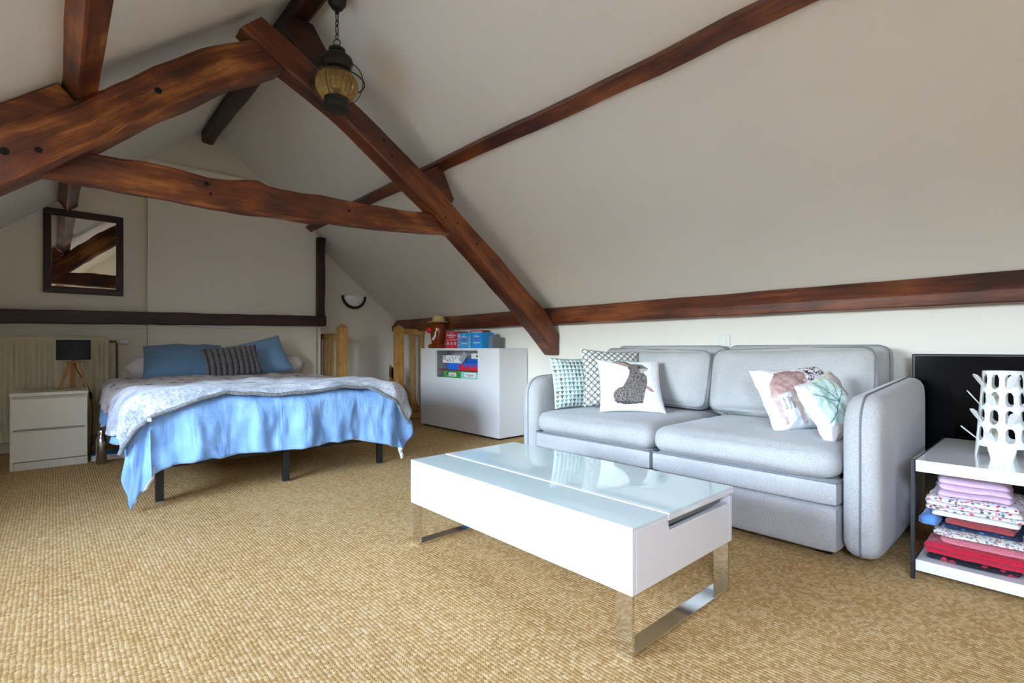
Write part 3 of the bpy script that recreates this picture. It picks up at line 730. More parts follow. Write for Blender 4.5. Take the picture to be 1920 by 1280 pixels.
sm = o.modifiers.new('thickness', 'SOLIDIFY'); sm.thickness = .012; sm.offset = -1
tag(o, 'off-white coverlet printed with grey stars in front of the bed pillows', 'coverlet')
def throw_edge(U):
    k = (U - BX0) / (BX1 - BX0); e = 3.29 - .05 * sin(pi * min(max(k, 0), 1))
    if k < .25: e -= .16 * min(1, (.25 - k) / .3)
    if k > .85: e -= .22 * min(1, (k - .85) / .2)
    return e
TH = dict(seed=3, fold=.020, wr=.012)
th = wrap_sheet(BX0, BX1, BY0, 3.98, .618, .31, .24, .0, .12, 150, 90, ya_fn=throw_edge, **TH)
edge = [Vector(th.v[i]) for i in range(151)]
o = th.build('fluffy_throw', MAT['throw'], smooth=True, angle=80)
sm = o.modifiers.new('thickness', 'SOLIDIFY'); sm.thickness = .014; sm.offset = -1
tag(o, 'mottled grey fluffy throw spread across the bed over the duvet', 'throw')
m = MB(); m.tube([p + Vector((0, -.003, -.004)) for p in edge], .0115, 8); m.build('woolly_hem', MAT['sherpa'], o, smooth=True)
p = edge[22]; m = MB(); m.box(-.008, .008, -.003, 0, -.006, .012, M=Matrix.Translation(p + Vector((0, -.014, -.016)))); m.build('care_tag', MAT['lining'], o)
# bolster and pillows
m = MB(); prof = []
for k in range(25):
    a = k / 24; x = -.77 + 1.54 * a; e = min(a, 1 - a) / .07; r = .098 * (1 if e >= 1 else sqrt(max(0, 1 - (1 - e) ** 2))); prof.append((r, x))
m.lathe(prof, 20, M=Matrix.Rotation(pi / 2, 4, 'Y'), c=(1.235, 5.55, .68)); o = m.build('bolster', MAT['bolster'], smooth=True, angle=80)
tag(o, 'long white bolster lying along the wall panel behind the bed pillows', 'bolster')
def pillow(name, w_, h_, th_, M, mat, label, cat='pillow', n=36, seed=0, painter=None, pinch=.07, sag=0, wr=.006):
    o = pillow_mesh(w_, h_, th_, n, seed=seed, pinch=pinch, sag=sag, wr=wr).build(name, mat, smooth=True, angle=80, weld=.0002)
    o.matrix_world = M
    if painter: paint(o, painter)
    return tag(o, label, cat)
pillow('bed_pillow', .60, .36, .19, frame_M((.87, 5.335, .735), (-.15, -1, .85), roll=-.02), MAT['pillow_shaded'], 'slumped blue pillow, toned darker for shade, at the radiator side of the bed', seed=2, pinch=.02, wr=.014)
pillow('bed_pillow', .56, .40, .14, frame_M((1.50, 5.36, .745), (.02, -1, .45), roll=-.26), MAT['pillow'], 'blue pillow propped with its corner up near the newel post', seed=5, pinch=.06)
def mat_striped():
    m, nt, b = new_mat('charcoal_ribbed_fur')
    tc = N(nt, 'ShaderNodeTexCoord'); sp = N(nt, 'ShaderNodeSeparateXYZ'); L(nt, tc.outputs['UV'], sp.inputs[0])
    nz = noise_tex(nt, tc.outputs['UV'], 14, 3)
    s_ = M_(nt, 'SINE', M_(nt, 'ADD', M_(nt, 'MULTIPLY', sp.outputs[0], 62), M_(nt, 'MULTIPLY', nz.outputs[0], 2.4)))
    r = ramp(nt, M_(nt, 'ADD', M_(nt, 'MULTIPLY', s_, .5), .5), [(.1, rgb('#2b2628')), (.55, rgb('#6a6264'))]); L(nt, r.outputs[0], b.inputs['Base Color'])
    b.inputs['Roughness'].default_value = .9; b.inputs['Sheen Weight'].default_value = .4; bump(nt, b, s_, .8, .012); return m
pillow('fur_cushion', .46, .30, .12, frame_M((1.20, 5.085, .738), (-.05, -1, .60), roll=-.10), mat_striped(), 'charcoal ribbed fur cushion leaning between the two blue pillows', 'cushion', seed=8)

# bedside cabinet
t = thing('bedside_cabinet', 'white two-drawer bedside cabinet beside the bed', 'bedside cabinet', (-.017, 4.87, 0))
m = MB(); m.box(-.205, -.187, .012, .47, 0, .515); m.box(.187, .205, .012, .47, 0, .515); m.box(-.187, .187, .45, .465, .03, .515); m.box(-.187, .187, .035, .042, .055, .515); m.build('body', MAT['white_drawer'], t, bevel=.002)
m = MB(); m.box(-.208, .208, -.004, .475, .515, .54); m.build('top', MAT['white_drawer'], t, bevel=.003)
m = MB(); m.box(-.187, .187, .014, .03, 0, .055); m.build('plinth', MAT['white_drawer'], t, bevel=.002)
for z0, z1 in ((.062, .272), (.285, .497)):
    m = MB(); m.box(-.2035, .2035, -.006, .012, z0, z1); m.build('drawer', MAT['white_drawer'], t, bevel=.003)
# table lamp
t = thing('table_lamp', 'small tripod table lamp with a charcoal drum shade on the bedside cabinet', 'table lamp', (.115, 5.11, .5412))
m = MB(); m.lathe([(.099, .222), (.101, .222), (.101, .374), (.099, .374), (.097, .372), (.097, .224)], 40); m.build('lamp_shade', MAT['shade'], t, smooth=True, angle=50)
m = MB(); m.lathe([(0, .20), (.045, .20), (.045, .212), (0, .212)], 20); m.tube([(0, 0, .21), (0, 0, .25)], .014, 10); m.tube([(-.095, 0, .232), (.095, 0, .232)], .0025, 6); m.build('lamp_holder', MAT['lampwood'], t)
for a in (pi * 1.12, -.12, pi / 2):
    d = Vector((cos(a), sin(a), 0)); q = d.cross(Vector((0, 0, 1)))
    m = MB(); lo, hi = d * .082, d * .022 + Vector((0, 0, .205)); w_ = q * .017; th = d * .007
    vs = [lo - w_ - th, lo + w_ - th, lo + w_ + th, lo - w_ + th, hi - w_ - th, hi + w_ - th, hi + w_ + th, hi - w_ + th]
    m.add(vs, [(0, 3, 2, 1), (4, 5, 6, 7), (0, 1, 5, 4), (1, 2, 6, 5), (2, 3, 7, 6), (3, 0, 4, 7)], [[(v_.z * 1, v_.x + v_.y) for v_ in vs[:4]]] * 6); m.build('leg', MAT['lampwood'], t, bevel=.002)
m = MB(); m.tube([(0, 0, .20), (.012, -.005, .165), (.03, .0, .12), (.06, .0, .06), (.082, 0, .02), (.098, -.005, -.04), (.108, -.01, -.13), (.112, -.01, -.22), (.108, .0, -.33), (.105, .0, -.45), (.11, .03, -.53)], .0032, 6); c = m.build('cable', MAT['black_plastic'], t, smooth=True)
m = MB(); m.tube([(.096, -.005, -.03), (.104, -.008, -.085)], .009, 8); m.build('inline_switch', MAT['black_plastic'], c, smooth=True)
# flask, papers
m = MB(); m.lathe([(0, 0), (.030, 0), (.033, .006), (.033, .165), (.028, .19), (.0165, .212), (.0165, .216)], 28, c=(.262, 4.78, 0)); t = m.build('steel_flask', MAT['steel'], smooth=True, angle=35); tag(t, 'dark stainless steel flask standing on the carpet beside the bed', 'flask')
m = MB(); m.lathe([(.0165, .216), (.019, .217), (.019, .246), (.016, .252), (0, .252)], 24, c=(.262, 4.78, 0)); m.build('lid', MAT['chrome'], t, smooth=True, angle=35)
for i in range(5):
    a = random.uniform(-.06, .06); m = MB(); m.box(-.12, .12, -.09, .09, i * .0095, i * .0095 + .0088, M=Matrix.Translation((.33 + .006 * (i % 2), 5.02, 0)) @ Matrix.Rotation(a, 4, 'Z'))
    o = m.build('magazine', MAT['paper'] if i < 4 else flat('#2f6f95')); tag(o, ['white magazine in the low pile beside the flask', 'blue-covered magazine on top of the low pile beside the flask'][i == 4], 'magazine', 'magazines beside the bed')

# ================================================================== TOY CABINET
CX0, CX1, CY0, CY1, CH = 3.03, 3.385, 3.505, 4.84, .852
t = thing('toy_cabinet', 'glossy white cabinet with a cut-out window in its front by the stairs', 'cabinet', (0, 0, 0))
m = MB(); b_ = CX0 + .024
m.box(b_, CX1, CY0, CY0 + .02, .02, CH); m.box(b_, CX1, CY1 - .02, CY1, .02, CH); m.box(b_, CX1, CY0 + .02, CY1 - .02, CH - .02, CH); m.box(b_, CX1, CY0 + .02, CY1 - .02, .02, .04); m.box(CX1 - .01, CX1, CY0 + .02, CY1 - .02, .04, CH - .02)
m.box(b_, CX1 - .01, CY0 + .02, CY1 - .02, .525, .543)
m.build('carcass', MAT['white_lam'], t, bevel=.002)
WY0, WY1, WZ0, WZ1 = 3.82, 4.545, .549, .829
m = MB(); m.box(CX0, CX0 + .02, CY0, WY0, .02, CH); m.box(CX0, CX0 + .02, WY1, CY1, .02, CH); m.box(CX0, CX0 + .02, WY0, WY1, .02, WZ0); m.box(CX0, CX0 + .02, WY0, WY1, WZ1, CH)
m.build('front', MAT['white_gloss'], t)
m = MB(); m.box(CX0 + .03, CX1 - .03, CY0 + .03, CY1 - .03, 0, .02); m.build('plinth', MAT['black_plastic'], t)
def carton(name, x0, x1, y0, y1, z0, z1, mat, label, cat, M=None):
    r = thing(name, label, cat, ((x0 + x1) / 2, (y0 + y1) / 2, z0))
    hx, hy = (x1 - x0) / 2, (y1 - y0) / 2
    m = MB(); m.box(-hx, hx, -hy, hy, 0, z1 - z0); m.build('box', mat, r, bevel=.0015); r['h'] = z1 - z0
    return r, hx, hy, z1 - z0
FACE = Matrix(((0, 0, -1, 0), (-1, 0, 0, 0), (0, 1, 0, 0), (0, 0, 0, 1)))          # text/print on a face looking to -X
def on_face(hx, y, z): return Matrix.Translation((-hx - .0012, y, z)) @ FACE
def panel_part(name, hx, y0, y1, z0, z1, mat, parent, d=.001):
    m = MB(); m.box(-hx - d, -hx + .0005, y0, y1, z0, z1); return m.build(name, mat, parent)
def disc_part(name, hx, y, z, ry, rz, mat, parent, d=.0012, n=24):
    m = MB(); m.prism([(y + ry * cos(2 * pi * k / n), z + rz * sin(2 * pi * k / n)) for k in range(n)], -hx - d, -hx, 'x'); return m.build(name, mat, parent)
WHT = flat('#ececec'); 
# games on the shelf
r, hx, hy, h = carton('game_box', 3.075, 3.33, 3.84, 4.46, .543, .616, flat('#3f9a4c'), 'green and turquoise game box at the bottom of the pile in the cabinet window', 'game box')
panel_part('turquoise_side', hx, -hy, .0, .002, h - .004, flat('#8fd0c4'), r)
rng = random.Random(4)
for i in range(14): disc_part('leaf_print', hx, rng.uniform(.02, hy - .02), rng.uniform(.015, h - .015), .02, .008, flat(rng.choice(['#1f6a2c', '#6cbf58', '#2d8440'])), r, .0008, 8)
panel_part('name_plate', hx, .085, .215, .016, .056, WHT, r, .0016); text_part('Lapin', .042, flat('#b02030'), r, on_face(hx + .0012, .15, .036))
panel_part('name_plate', hx, -.24, -.06, .018, .062, WHT, r, .0016); text_part('Happin', .042, flat('#a32b3a'), r, on_face(hx + .0012, -.15, .040))
m = MB(); m.box(3.07, 3.34, 3.85, 4.55, .6165, .628); o = m.build('game_board', flat('#8e2436'), bevel=.002); tag(o, 'thin dark red board sticking out of the game pile', 'game board')
r, hx, hy, h = carton('game_box', 3.08, 3.33, 3.835, 4.40, .6285, .698, flat('#1f6fe0'), 'blue and red game box in the middle of the pile', 'game box')
panel_part('red_side', hx, -hy, .08, .0, h - .012, flat('#d02a3c'), r)
for y in (-.03, -.13, -.23): disc_part('blue_spot', hx, y, .048, .03, .02, flat('#4a62c4'), r, .0018)
r, hx, hy, h = carton('game_box', 3.07, 3.32, 4.13, 4.47, .6985, .778, WHT, 'white game box with ink drawings on top of the pile', 'game box')
m = MB(); m.tube([(-hx - .001, .135 + .018 * cos(2 * pi * k / 20), .055 + .018 * sin(2 * pi * k / 20)) for k in range(20)], .004, 6, closed=True); m.build('ring_print', flat('#3a5878'), r)
for (y, z, a) in ((.05, .05, .5), (.03, .03, -.6), (.0, .058, .2), (-.03, .035, 1.2), (-.06, .055, -.3), (-.10, .06, .7), (.07, .025, .1), (-.02, .02, .4)):
    m = MB(); m.tube([(-hx - .001, y + .018 * s_ * cos(a), z + .012 * sin(3 * s_ + a)) for s_ in [k / 6 - .5 for k in range(7)]], .0026, 5); m.build('ink_stroke', flat(['#2c3a2e', '#44505c'][int(a > .3)]), r)
disc_part('orange_spot', hx, .085, .028, .012, .010, flat('#e0a06a'), r)
r, hx, hy, h = carton('game_box', 3.09, 3.33, 3.84, 4.10, .6985, .745, flat('#1e5cb4'), 'dark blue box beside the white game box', 'game box')
r, hx, hy, h = carton('card_box', 3.12, 3.30, 3.85, 4.04, .7455, .80, WHT, 'small white box with a black mark on the dark blue box', 'box')
m = MB(); m.prism([(-.02, .012), (.015, .02), (.004, .046)], -hx - .001, -hx, 'x'); m.build('black_mark', flat('#20242c'), r)
m = MB(); m.box(-.004, .004, -.06, .06, -.036, .036, M=Matrix.Translation((3.0625, 4.10, .758)) @ Matrix.Rotation(-.75, 4, 'X')); o = m.build('booklet', flat('#9fa2ac')); tag(o, 'grey booklet leaning aslant against the white game box', 'booklet')
# boxes on the cabinet top
r, hx, hy, h = carton('book_box', 3.13, 3.27, 4.285, 4.505, CH, 1.03, flat('#c3283c'), 'red boxed book set beside the brown toy jar', 'book box')
panel_part('white_rule', hx, -hy + .01, hy - .01, .086, .090, WHT, r)
text_part('Paddington', .036, WHT, r, on_face(hx, 0, .138)); text_part('the collection', .017, WHT, r, on_face(hx, 0, .112)); text_part('Read With', .015, WHT, r, on_face(hx, 0, .163))
for y in (.065, 0, -.065): disc_part('emblem', hx, y, .05, .018, .016, flat('#d5cdd6'), r); disc_part('emblem_centre', hx + .0008, y, .048, .009, .008, flat('#6a7390'), r)
r, hx, hy, h = carton('book_box', 3.30, 3.37, 4.06, 4.30, CH, 1.04, flat('#a8233a'), 'dark red boxed book set standing behind the blue sets', 'book box')
panel_part('title_band', hx, -hy + .03, hy - .02, h - .03, h - .012, WHT, r)
r, hx, hy, h = carton('book_box', 3.12, 3.27, 4.045, 4.275, CH, 1.012, flat('#2d9bd8'), 'blue boxed book set with a striped spine edge beside the red set', 'book box')
text_part('The', .018, WHT, r, on_face(hx, 0, .140)); text_part('Ultimate', .028, WHT, r, on_face(hx, 0, .117)); text_part('Collection', .026, WHT, r, on_face(hx, 0, .05))
disc_part('purple_oval', hx, 0, .085, .042, .017, flat('#6f63c8'), r)
disc_part('pink_spot', hx, .088, .128, .018, .018, flat('#f2b9cf'), r)
for i in range(6): panel_part('book_stripe', hx, -.105, -.075, .012 + i * .02, .022 + i * .02, flat(['#d9d08a', '#cf9a5c'][i % 2]), r); panel_part('book_stripe', hx, .072, .102, .012 + i * .016, .02 + i * .016, flat(['#c94a3e', '#d9d08a'][i % 2]), r)
r, hx, hy, h = carton('book_box', 3.12, 3.27, 3.865, 4.035, CH, 1.01, flat('#2391d6'), 'plain blue boxed book set with white lettering', 'book box')
text_part('The', .015, WHT, r, on_face(hx, 0, .142)); text_part('Ultimate', .026, WHT, r, on_face(hx, 0, .120)); text_part('Collection', .026, WHT, r, on_face(hx, 0, .056)); disc_part('purple_oval', hx, 0, .09, .040, .017, flat('#7a6cd0'), r)
r, hx, hy, h = carton('card_box', 3.20, 3.30, 3.80, 3.86, CH, .975, flat('#70757c'), 'small grey box behind the plain blue book set', 'box')
# faceless jar standing in for a brown toy figure with a sun hat
MAT['toy'] = simple('glossy_brown_plastic', '#7a3312', .12, var=.15, vscale=12)
t = thing('toy_jar', 'glossy brown rounded toy jar, stand-in for a figure, with a beige sun-hat lid and a red knob', 'toy jar', (3.17, 4.70, CH))
m = MB(); m.lathe([(0, .035), (.05, .035), (.075, .06), (.084, .11), (.088, .16), (.092, .21), (.088, .255), (.07, .285), (.04, .295), (0, .295)], 32); m.build('body', MAT['toy'], t, smooth=True)
for s_ in (-1, 1):
    m = MB(); m.lathe([(0, -.03), (.045, -.03), (.058, -.02), (.056, .0), (.04, .018), (0, .026)], 20, M=Matrix.Diagonal((1, 1.15, 1, 1)), c=(-.02 - .01 * s_, .05 * s_, .03)); m.build('foot', MAT['toy'], t, smooth=True)
m = MB(); m.lathe([(.125, .287), (.128, .29), (.09, .299), (.072, .303), (.069, .33), (.055, .36), (.03, .373), (0, .376), ], 32); m.lathe([(0, .285), (.125, .287)], 32); m.build('lid', simple('beige_plastic', '#c2b27c', .3), t, smooth=True, angle=30)
m = MB(); m.lathe([(.034 * sin(pi * k / 10), -.034 * cos(pi * k / 10)) for k in range(11)], 18, c=(-.098, .03, .20)); m.build('knob', simple('red_plastic', '#d8283a', .2), t, smooth=True)
m = MB(); m.tube([(-.085 + .0 * k, -.02 - .055 * sin(k / 10 * pi / 2), .10 + .085 * (k / 10) ** 1.6) for k in range(11)], [.016 - .0008 * k for k in range(11)], 10); m.build('handle', MAT['plastic'], t, smooth=True)

# ================================================================== SOFA
SFX, SBX = 2.295, 3.33
AR, AL = (.465, .603), (2.302, 2.44)
t = thing('sofa', 'light grey modular two-seat sofa with piped edges along the low wall', 'sofa')
def rail_path(x0, x1, y0, y1, z, r, n=6):
    pts = []
    for (cx_, cy_, a0) in ((x1 - r, y1 - r, 0), (x0 + r, y1 - r, pi / 2), (x0 + r, y0 + r, pi), (x1 - r, y0 + r, 1.5 * pi)):
        for k in range(n + 1): a = a0 + pi / 2 * k / n; pts.append((cx_ + r * cos(a), cy_ + r * sin(a), z))
    return pts
for (y0, y1) in ((.607, 1.450), (1.456, 2.298)):
    yc, wy = (y0 + y1) / 2, y1 - y0 - .004
    m = rounded_box(SBX - SFX, wy, .19, .022, 8, c=((SFX + SBX) / 2, yc, .122)); m.build('base', MAT['sofa'], t, smooth=True, angle=60, weld=.0004)
    m = rounded_box(.86, wy, .10, .018, 8, c=(SFX + .43, yc, .266)); m.build('seat_band', MAT['sofa'], t, smooth=True, angle=60, weld=.0004)
    m = rounded_box(.88, wy + .004, .13, .058, 16, puff=(.015, .0, .022), wob=.003, seed=y0, c=(SFX + .435, yc, .380)); s_ = m.build('seat_cushion', MAT['sofa'], t, smooth=True, angle=70, weld=.0004)
    m = MB(); m.tube(rail_path(SFX - .004, SFX + .86, y0 + .001, y1 - .001, .317, .02), .0048, 6, closed=True); m.build('piping', MAT['piping'], s_, smooth=True)
    m = rounded_box(.17, wy, .66, .05, 12, puff=(.012, 0, .006), c=(SBX - .10, yc, .535)); s_ = m.build('backrest', MAT['sofa'], t, smooth=True, angle=70, weld=.0004)
    pth = [(SBX - .145, q[0], q[1]) for q in [(a, b) for a, b, _ in [(p[0], p[1], 0) for p in rail_path(y0 + .004, y1 - .004, .24, .866, 0, .05)]]]
    m = MB(); m.tube(pth, .004, 6, closed=True); m.build('piping', MAT['piping'], s_, smooth=True)
for (y0, y1) in (AR, AL):
    yc = (y0 + y1) / 2; m = MB(); pr = []
    n = 40
    def arm(u, v, yc=yc, y0=y0, y1=y1):
        return None
    # side outline in XZ with rounded top front corner, inflated across Y
    out = []
    x0, x1, z0, z1, R = SFX + .005, SBX - .10, .03, .665, .12
    for (cx_, cz_, a0, rr_) in ((x1 - .06, z1 - .02, 0, .06), (x0 + R, z1 - R, pi / 2, R), (x0 + .05, z0 + .05, pi, .05), (x1 - .04, z0 + .04, 1.5 * pi, .04)):
        for k in range(9): a = a0 + pi / 2 * k / 8; out.append((cx_ + rr_ * cos(a), cz_ + rr_ * sin(a)))
    cx_, cz_ = (x0 + x1) / 2, (z0 + z1) / 2; hw = (y1 - y0) / 2; rings = []
    prof = [(0.0, 1.0), (.35, .99), (.62, .95), (.84, .84), (.96, .6), (1.0, .25), (1.0, 0)]
    layers = [(-1, i) for i in range(len(prof) - 1, -1, -1)] + [(1, i) for i in range(1, len(prof))]
    # layer offset: outline shrinks towards the two flat sides
    vs = []; nn = len(out)
    seq = []
    for s_, i in [(-1, k) for k in (6, 5, 4, 3, 2, 1)] + [(1, 0)] + [(1, k) for k in (1, 2, 3, 4, 5, 6)]:
        tt, cc = [(0, 0), (.45, .003), (.72, .012), (.90, .028), (.985, .055), (1.0, .11), (1.0, .22)][i]
        bul = 0
        seq.append((s_ * tt, cc))
    for (tt, ins) in seq:
        for (x, z) in out:
            dx, dz = x - cx_, z - cz_; hx_, hz_ = (x1 - x0) / 2, (z1 - z0) / 2
            xx = cx_ + dx * (1 - ins / hx_); zz_ = cz_ + dz * (1 - ins / hz_)
            vs.append((xx, yc + tt * hw + .006 * (abs(tt) ** 4) * math.copysign(1, tt) * (1 if ins > .1 else 0), zz_))
    fs = [(i * nn + k, i * nn + (k + 1) % nn, (i + 1) * nn + (k + 1) % nn, (i + 1) * nn + k) for i in range(len(seq) - 1) for k in range(nn)]
    fs += [tuple(range(nn)), tuple((len(seq) - 1) * nn + k for k in range(nn - 1, -1, -1))]
    m.add(vs, fs); s_ = m.build('armrest', MAT['sofa'], t, smooth=True, angle=70)
    m = MB(); m.tube([(x, yc, z) for x, z in out], .0045, 6, closed=True); m.build('piping', MAT['piping'], s_, smooth=True)
for (x, y) in ((2.4, .68), (3.2, .68), (2.4, 2.2), (3.2, 2.2), (2.4, 1.45), (3.2, 1.45)):
    m = MB(); m.box(x - .03, x + .03, y - .03, y + .03, 0, .035); m.build('foot', MAT['black_plastic'], t)
def back_cushion(c, w_, h_, th_, lean, label, seed, roll=0, yaw=0):
    M = frame_M(c, (-cos(lean) * cos(yaw), -cos(lean) * sin(yaw), sin(lean)), roll=roll)
    m = rounded_box(w_, th_, h_, .055, 16, puff=(.01, .03, .012), wob=.005, seed=seed); o = m.build('back_cushion', MAT['sofa'], smooth=True, angle=70, weld=.0004); o.matrix_world = M; tag(o, label, 'cushion')
    pth = [(q[0], -th_ / 2 + .03, q[1]) for q in [(p[0], p[1]) for p in rail_path(-w_ / 2 + .002, w_ / 2 - .002, -h_ / 2 + .002, h_ / 2 - .002, 0, .05)]]
    m = MB(); m.tube(pth, .0042, 6, closed=True); m.build('piping', MAT['piping'], o, smooth=True)
    return o
back_cushion((3.012, 1.875, .658), .80, .36, .15, .24, 'grey piped back cushion behind the rabbit cushion', 3, roll=.02)
back_cushion((2.995, 1.035, .660), .82, .37, .15, .24, 'grey piped back cushion behind the deer cushion', 7, roll=-.025)

# ------------------------------------------------------------------ scatter cushions
def inpoly(x, y, P):
    r = False; j = len(P) - 1
    for i in range(len(P)):
        if (P[i][1] > y) != (P[j][1] > y) and x < (P[j][0] - P[i][0]) * (y - P[i][1]) / (P[j][1] - P[i][1]) + P[i][0]: r = not r
        j = i
    return r
def lin(h): return rgb(h)[:3]
def mixc(a, b, k): return tuple(p + (q - p) * k for p, q in zip(a, b))
def rabbit(u, v):
    W = lin('#eef0f4'); x, y = (u - .5) * 1.08 + .5, v * 1.16 - .02
    x += .005 * fbm(u * 40, v * 40, 2, 2); y += .005 * fbm(u * 40, v * 40, 5, 2)
    ear = inpoly(x, y, [(.20, 1.05), (.28, 1.09), (.44, 1.06), (.57, .96), (.50, .87), (.36, .94), (.26, 1.0)])
    ear2 = inpoly(x, y, [(.20, 1.05), (.28, 1.09), (.44, 1.06), (.57, .96), (.55, .93), (.42, 1.02), (.28, 1.06)])
    head = ((x - .62) / .155) ** 2 + ((y - .87) / .125) ** 2 < 1 or inpoly(x, y, [(.62, .95), (.76, .92), (.81, .86), (.80, .82), (.72, .79), (.60, .80)])
    body = inpoly(x, y, [(.50, .86), (.70, .80), (.77, .70), (.775, .58), (.74, .45), (.71, .33), (.68, .20), (.66, .10), (.45, .09), (.25, .10), (.19, .16), (.23, .24), (.34, .42), (.42, .58), (.47, .70)])
    body = body or ((x - .40) / .22) ** 2 + ((y - .26) / .18) ** 2 < 1
    paw = inpoly(x, y, [(.72, .52), (.78, .46), (.85, .40), (.88, .37), (.86, .345), (.80, .35), (.74, .41), (.70, .46)])
    eye = ((x - .66) / .02) ** 2 + ((y - .90) / .018) ** 2 < 1
    if eye: return lin('#0a0808')
    if ear2 and not head: return lin('#4d4541')
    if ear and not head: return mixc(lin('#c9a596'), lin('#927a70'), .5 + .5 * fbm(u * 30, v * 30))
    if ear2 and not head: return lin('#6b6058')
    if head or body or paw:
        n = fbm(u * 42, v * 42, 1, 3) + .55 * fbm(u * 110, v * 60, 4, 2)
        c = mixc(lin('#3d3734'), lin('#9a918c'), min(1, max(0, .45 + n * .85)))
        if paw and not body: c = mixc(lin('#8d6d5a'), lin('#cbb3a2'), min(1, max(0, .5 + n)))
        if y < .14 and body: c = mixc(c, lin('#221d1b'), .6)
        if head and y < .86 and x > .66: c = mixc(c, lin('#d6d0cc'), .55)
        return c
    return W
def deer(u, v):
    x, y = u, v; W = lin('#ecebef')
    n = fbm(u * 14, v * 14, 3, 3); n2 = fbm(u * 45, v * 45, 8, 2)
    body = inpoly(x + .015 * n, y + .01 * n, [(.06, .50), (.10, .70), (.22, .86), (.42, .90), (.60, .84), (.62, .70), (.56, .60), (.50, .46), (.40, .50), (.30, .54), (.18, .50)])
    legs = any(inpoly(x + .01 * n, y, P) for P in ([(.06, .52), (.12, .52), (.13, .25), (.17, .06), (.13, .06), (.08, .25)], [(.30, .56), (.40, .56), (.37, .3), (.42, .06), (.36, .05), (.31, .28)], [(.46, .52), (.56, .55), (.50, .32), (.52, .10), (.47, .10), (.44, .32)]))
    flowers = inpoly(x, y, [(.60, .70), (.62, .95), (.80, 1.0), (1.0, 1.0), (.98, .80), (.90, .62), (.78, .45), (.68, .40)])
    if flowers:
        k = n * 1.2 + n2 * .9
        return lin('#3a3336') if k > .28 else (lin('#8a8288') if k > .05 else W)
    if body: return mixc(lin('#8f6a66'), lin('#cfaea9'), min(1, max(0, .9 - (y - .45) * 1.6 + n * .5)))
    if legs: return mixc(lin('#b99a96'), lin('#d8c2be'), .5 + .5 * n)
    if .12 < x < .32 and .28 < y < .46 and int(x * 36) % 2 == 0 and n2 > -.25: return lin('#a8a2a6')
    if .62 < x < .70 and .25 < y < .42 and n2 > -.1: return lin('#8e888e')
    return W
def mint(u, v):
    W = lin('#e7e8e6'); x, y = u, v
    P = [(.08, .30), (.10, .78), (.30, .96), (.62, .90), (.66, .66), (.46, .22)]
    def dl(a, b):
        ax, ay = a; bx, by = b; k = max(0, min(1, ((x - ax) * (bx - ax) + (y - ay) * (by - ay)) / ((bx - ax) ** 2 + (by - ay) ** 2)))
        return hypot(x - ax - k * (bx - ax), y - ay - k * (by - ay))
    if inpoly(x, y, P):
        c = (.48, .52)
        if min(dl(c, p) for p in P) < .007: return lin('#4b6a66')
        return mixc(lin('#bfe0d8'), lin('#d3ebe4'), .5 + .5 * fbm(u * 5, v * 5))
    if inpoly(x, y, [(.05, .02), (.05, .26), (.34, .20), (.34, .02)]): return lin('#d8cdca')
    if inpoly(x, y, [(.70, .55), (.72, .95), (.98, .95), (.95, .50)]): return lin('#b5b0ac')
    if inpoly(x, y, [(.4, .96), (.9, .985), (.9, .955), (.4, .93)]): return lin('#c9d2a8')
    return W
def mat_tri():
    m, nt, b = new_mat('mint_triangle_print')
    tc = N(nt, 'ShaderNodeTexCoord'); sp = N(nt, 'ShaderNodeSeparateXYZ'); L(nt, tc.outputs['UV'], sp.inputs[0])
    u = M_(nt, 'MULTIPLY', sp.outputs[0], 11); v = M_(nt, 'MULTIPLY', sp.outputs[1], 12)
    fx = M_(nt, 'FRACT', u); fy = M_(nt, 'FRACT', v)
    tri = M_(nt, 'GREATER_THAN', fy, M_(nt, 'ADD', M_(nt, 'MULTIPLY', M_(nt, 'ABSOLUTE', M_(nt, 'SUBTRACT', fx, .5)), 2.0), .06))
    cb = N(nt, 'ShaderNodeCombineXYZ'); L(nt, M_(nt, 'FLOOR', u), cb.inputs[0]); L(nt, M_(nt, 'FLOOR', v), cb.inputs[1])
    wn = N(nt, 'ShaderNodeTexWhiteNoise'); L(nt, cb.outputs[0], wn.inputs['Vector'])
    r = ramp(nt, wn.outputs[0], [(.2, rgb('#4f7069')), (.8, rgb('#8fb3a6'))])
    mx = N(nt, 'ShaderNodeMix', data_type='RGBA'); L(nt, tri, mx.inputs[0]); mx.inputs[6].default_value = rgb('#e3ebe8'); L(nt, r.outputs[0], mx.inputs[7])
    L(nt, mx.outputs[2], b.inputs['Base Color']); b.inputs['Roughness'].default_value = .9; return m
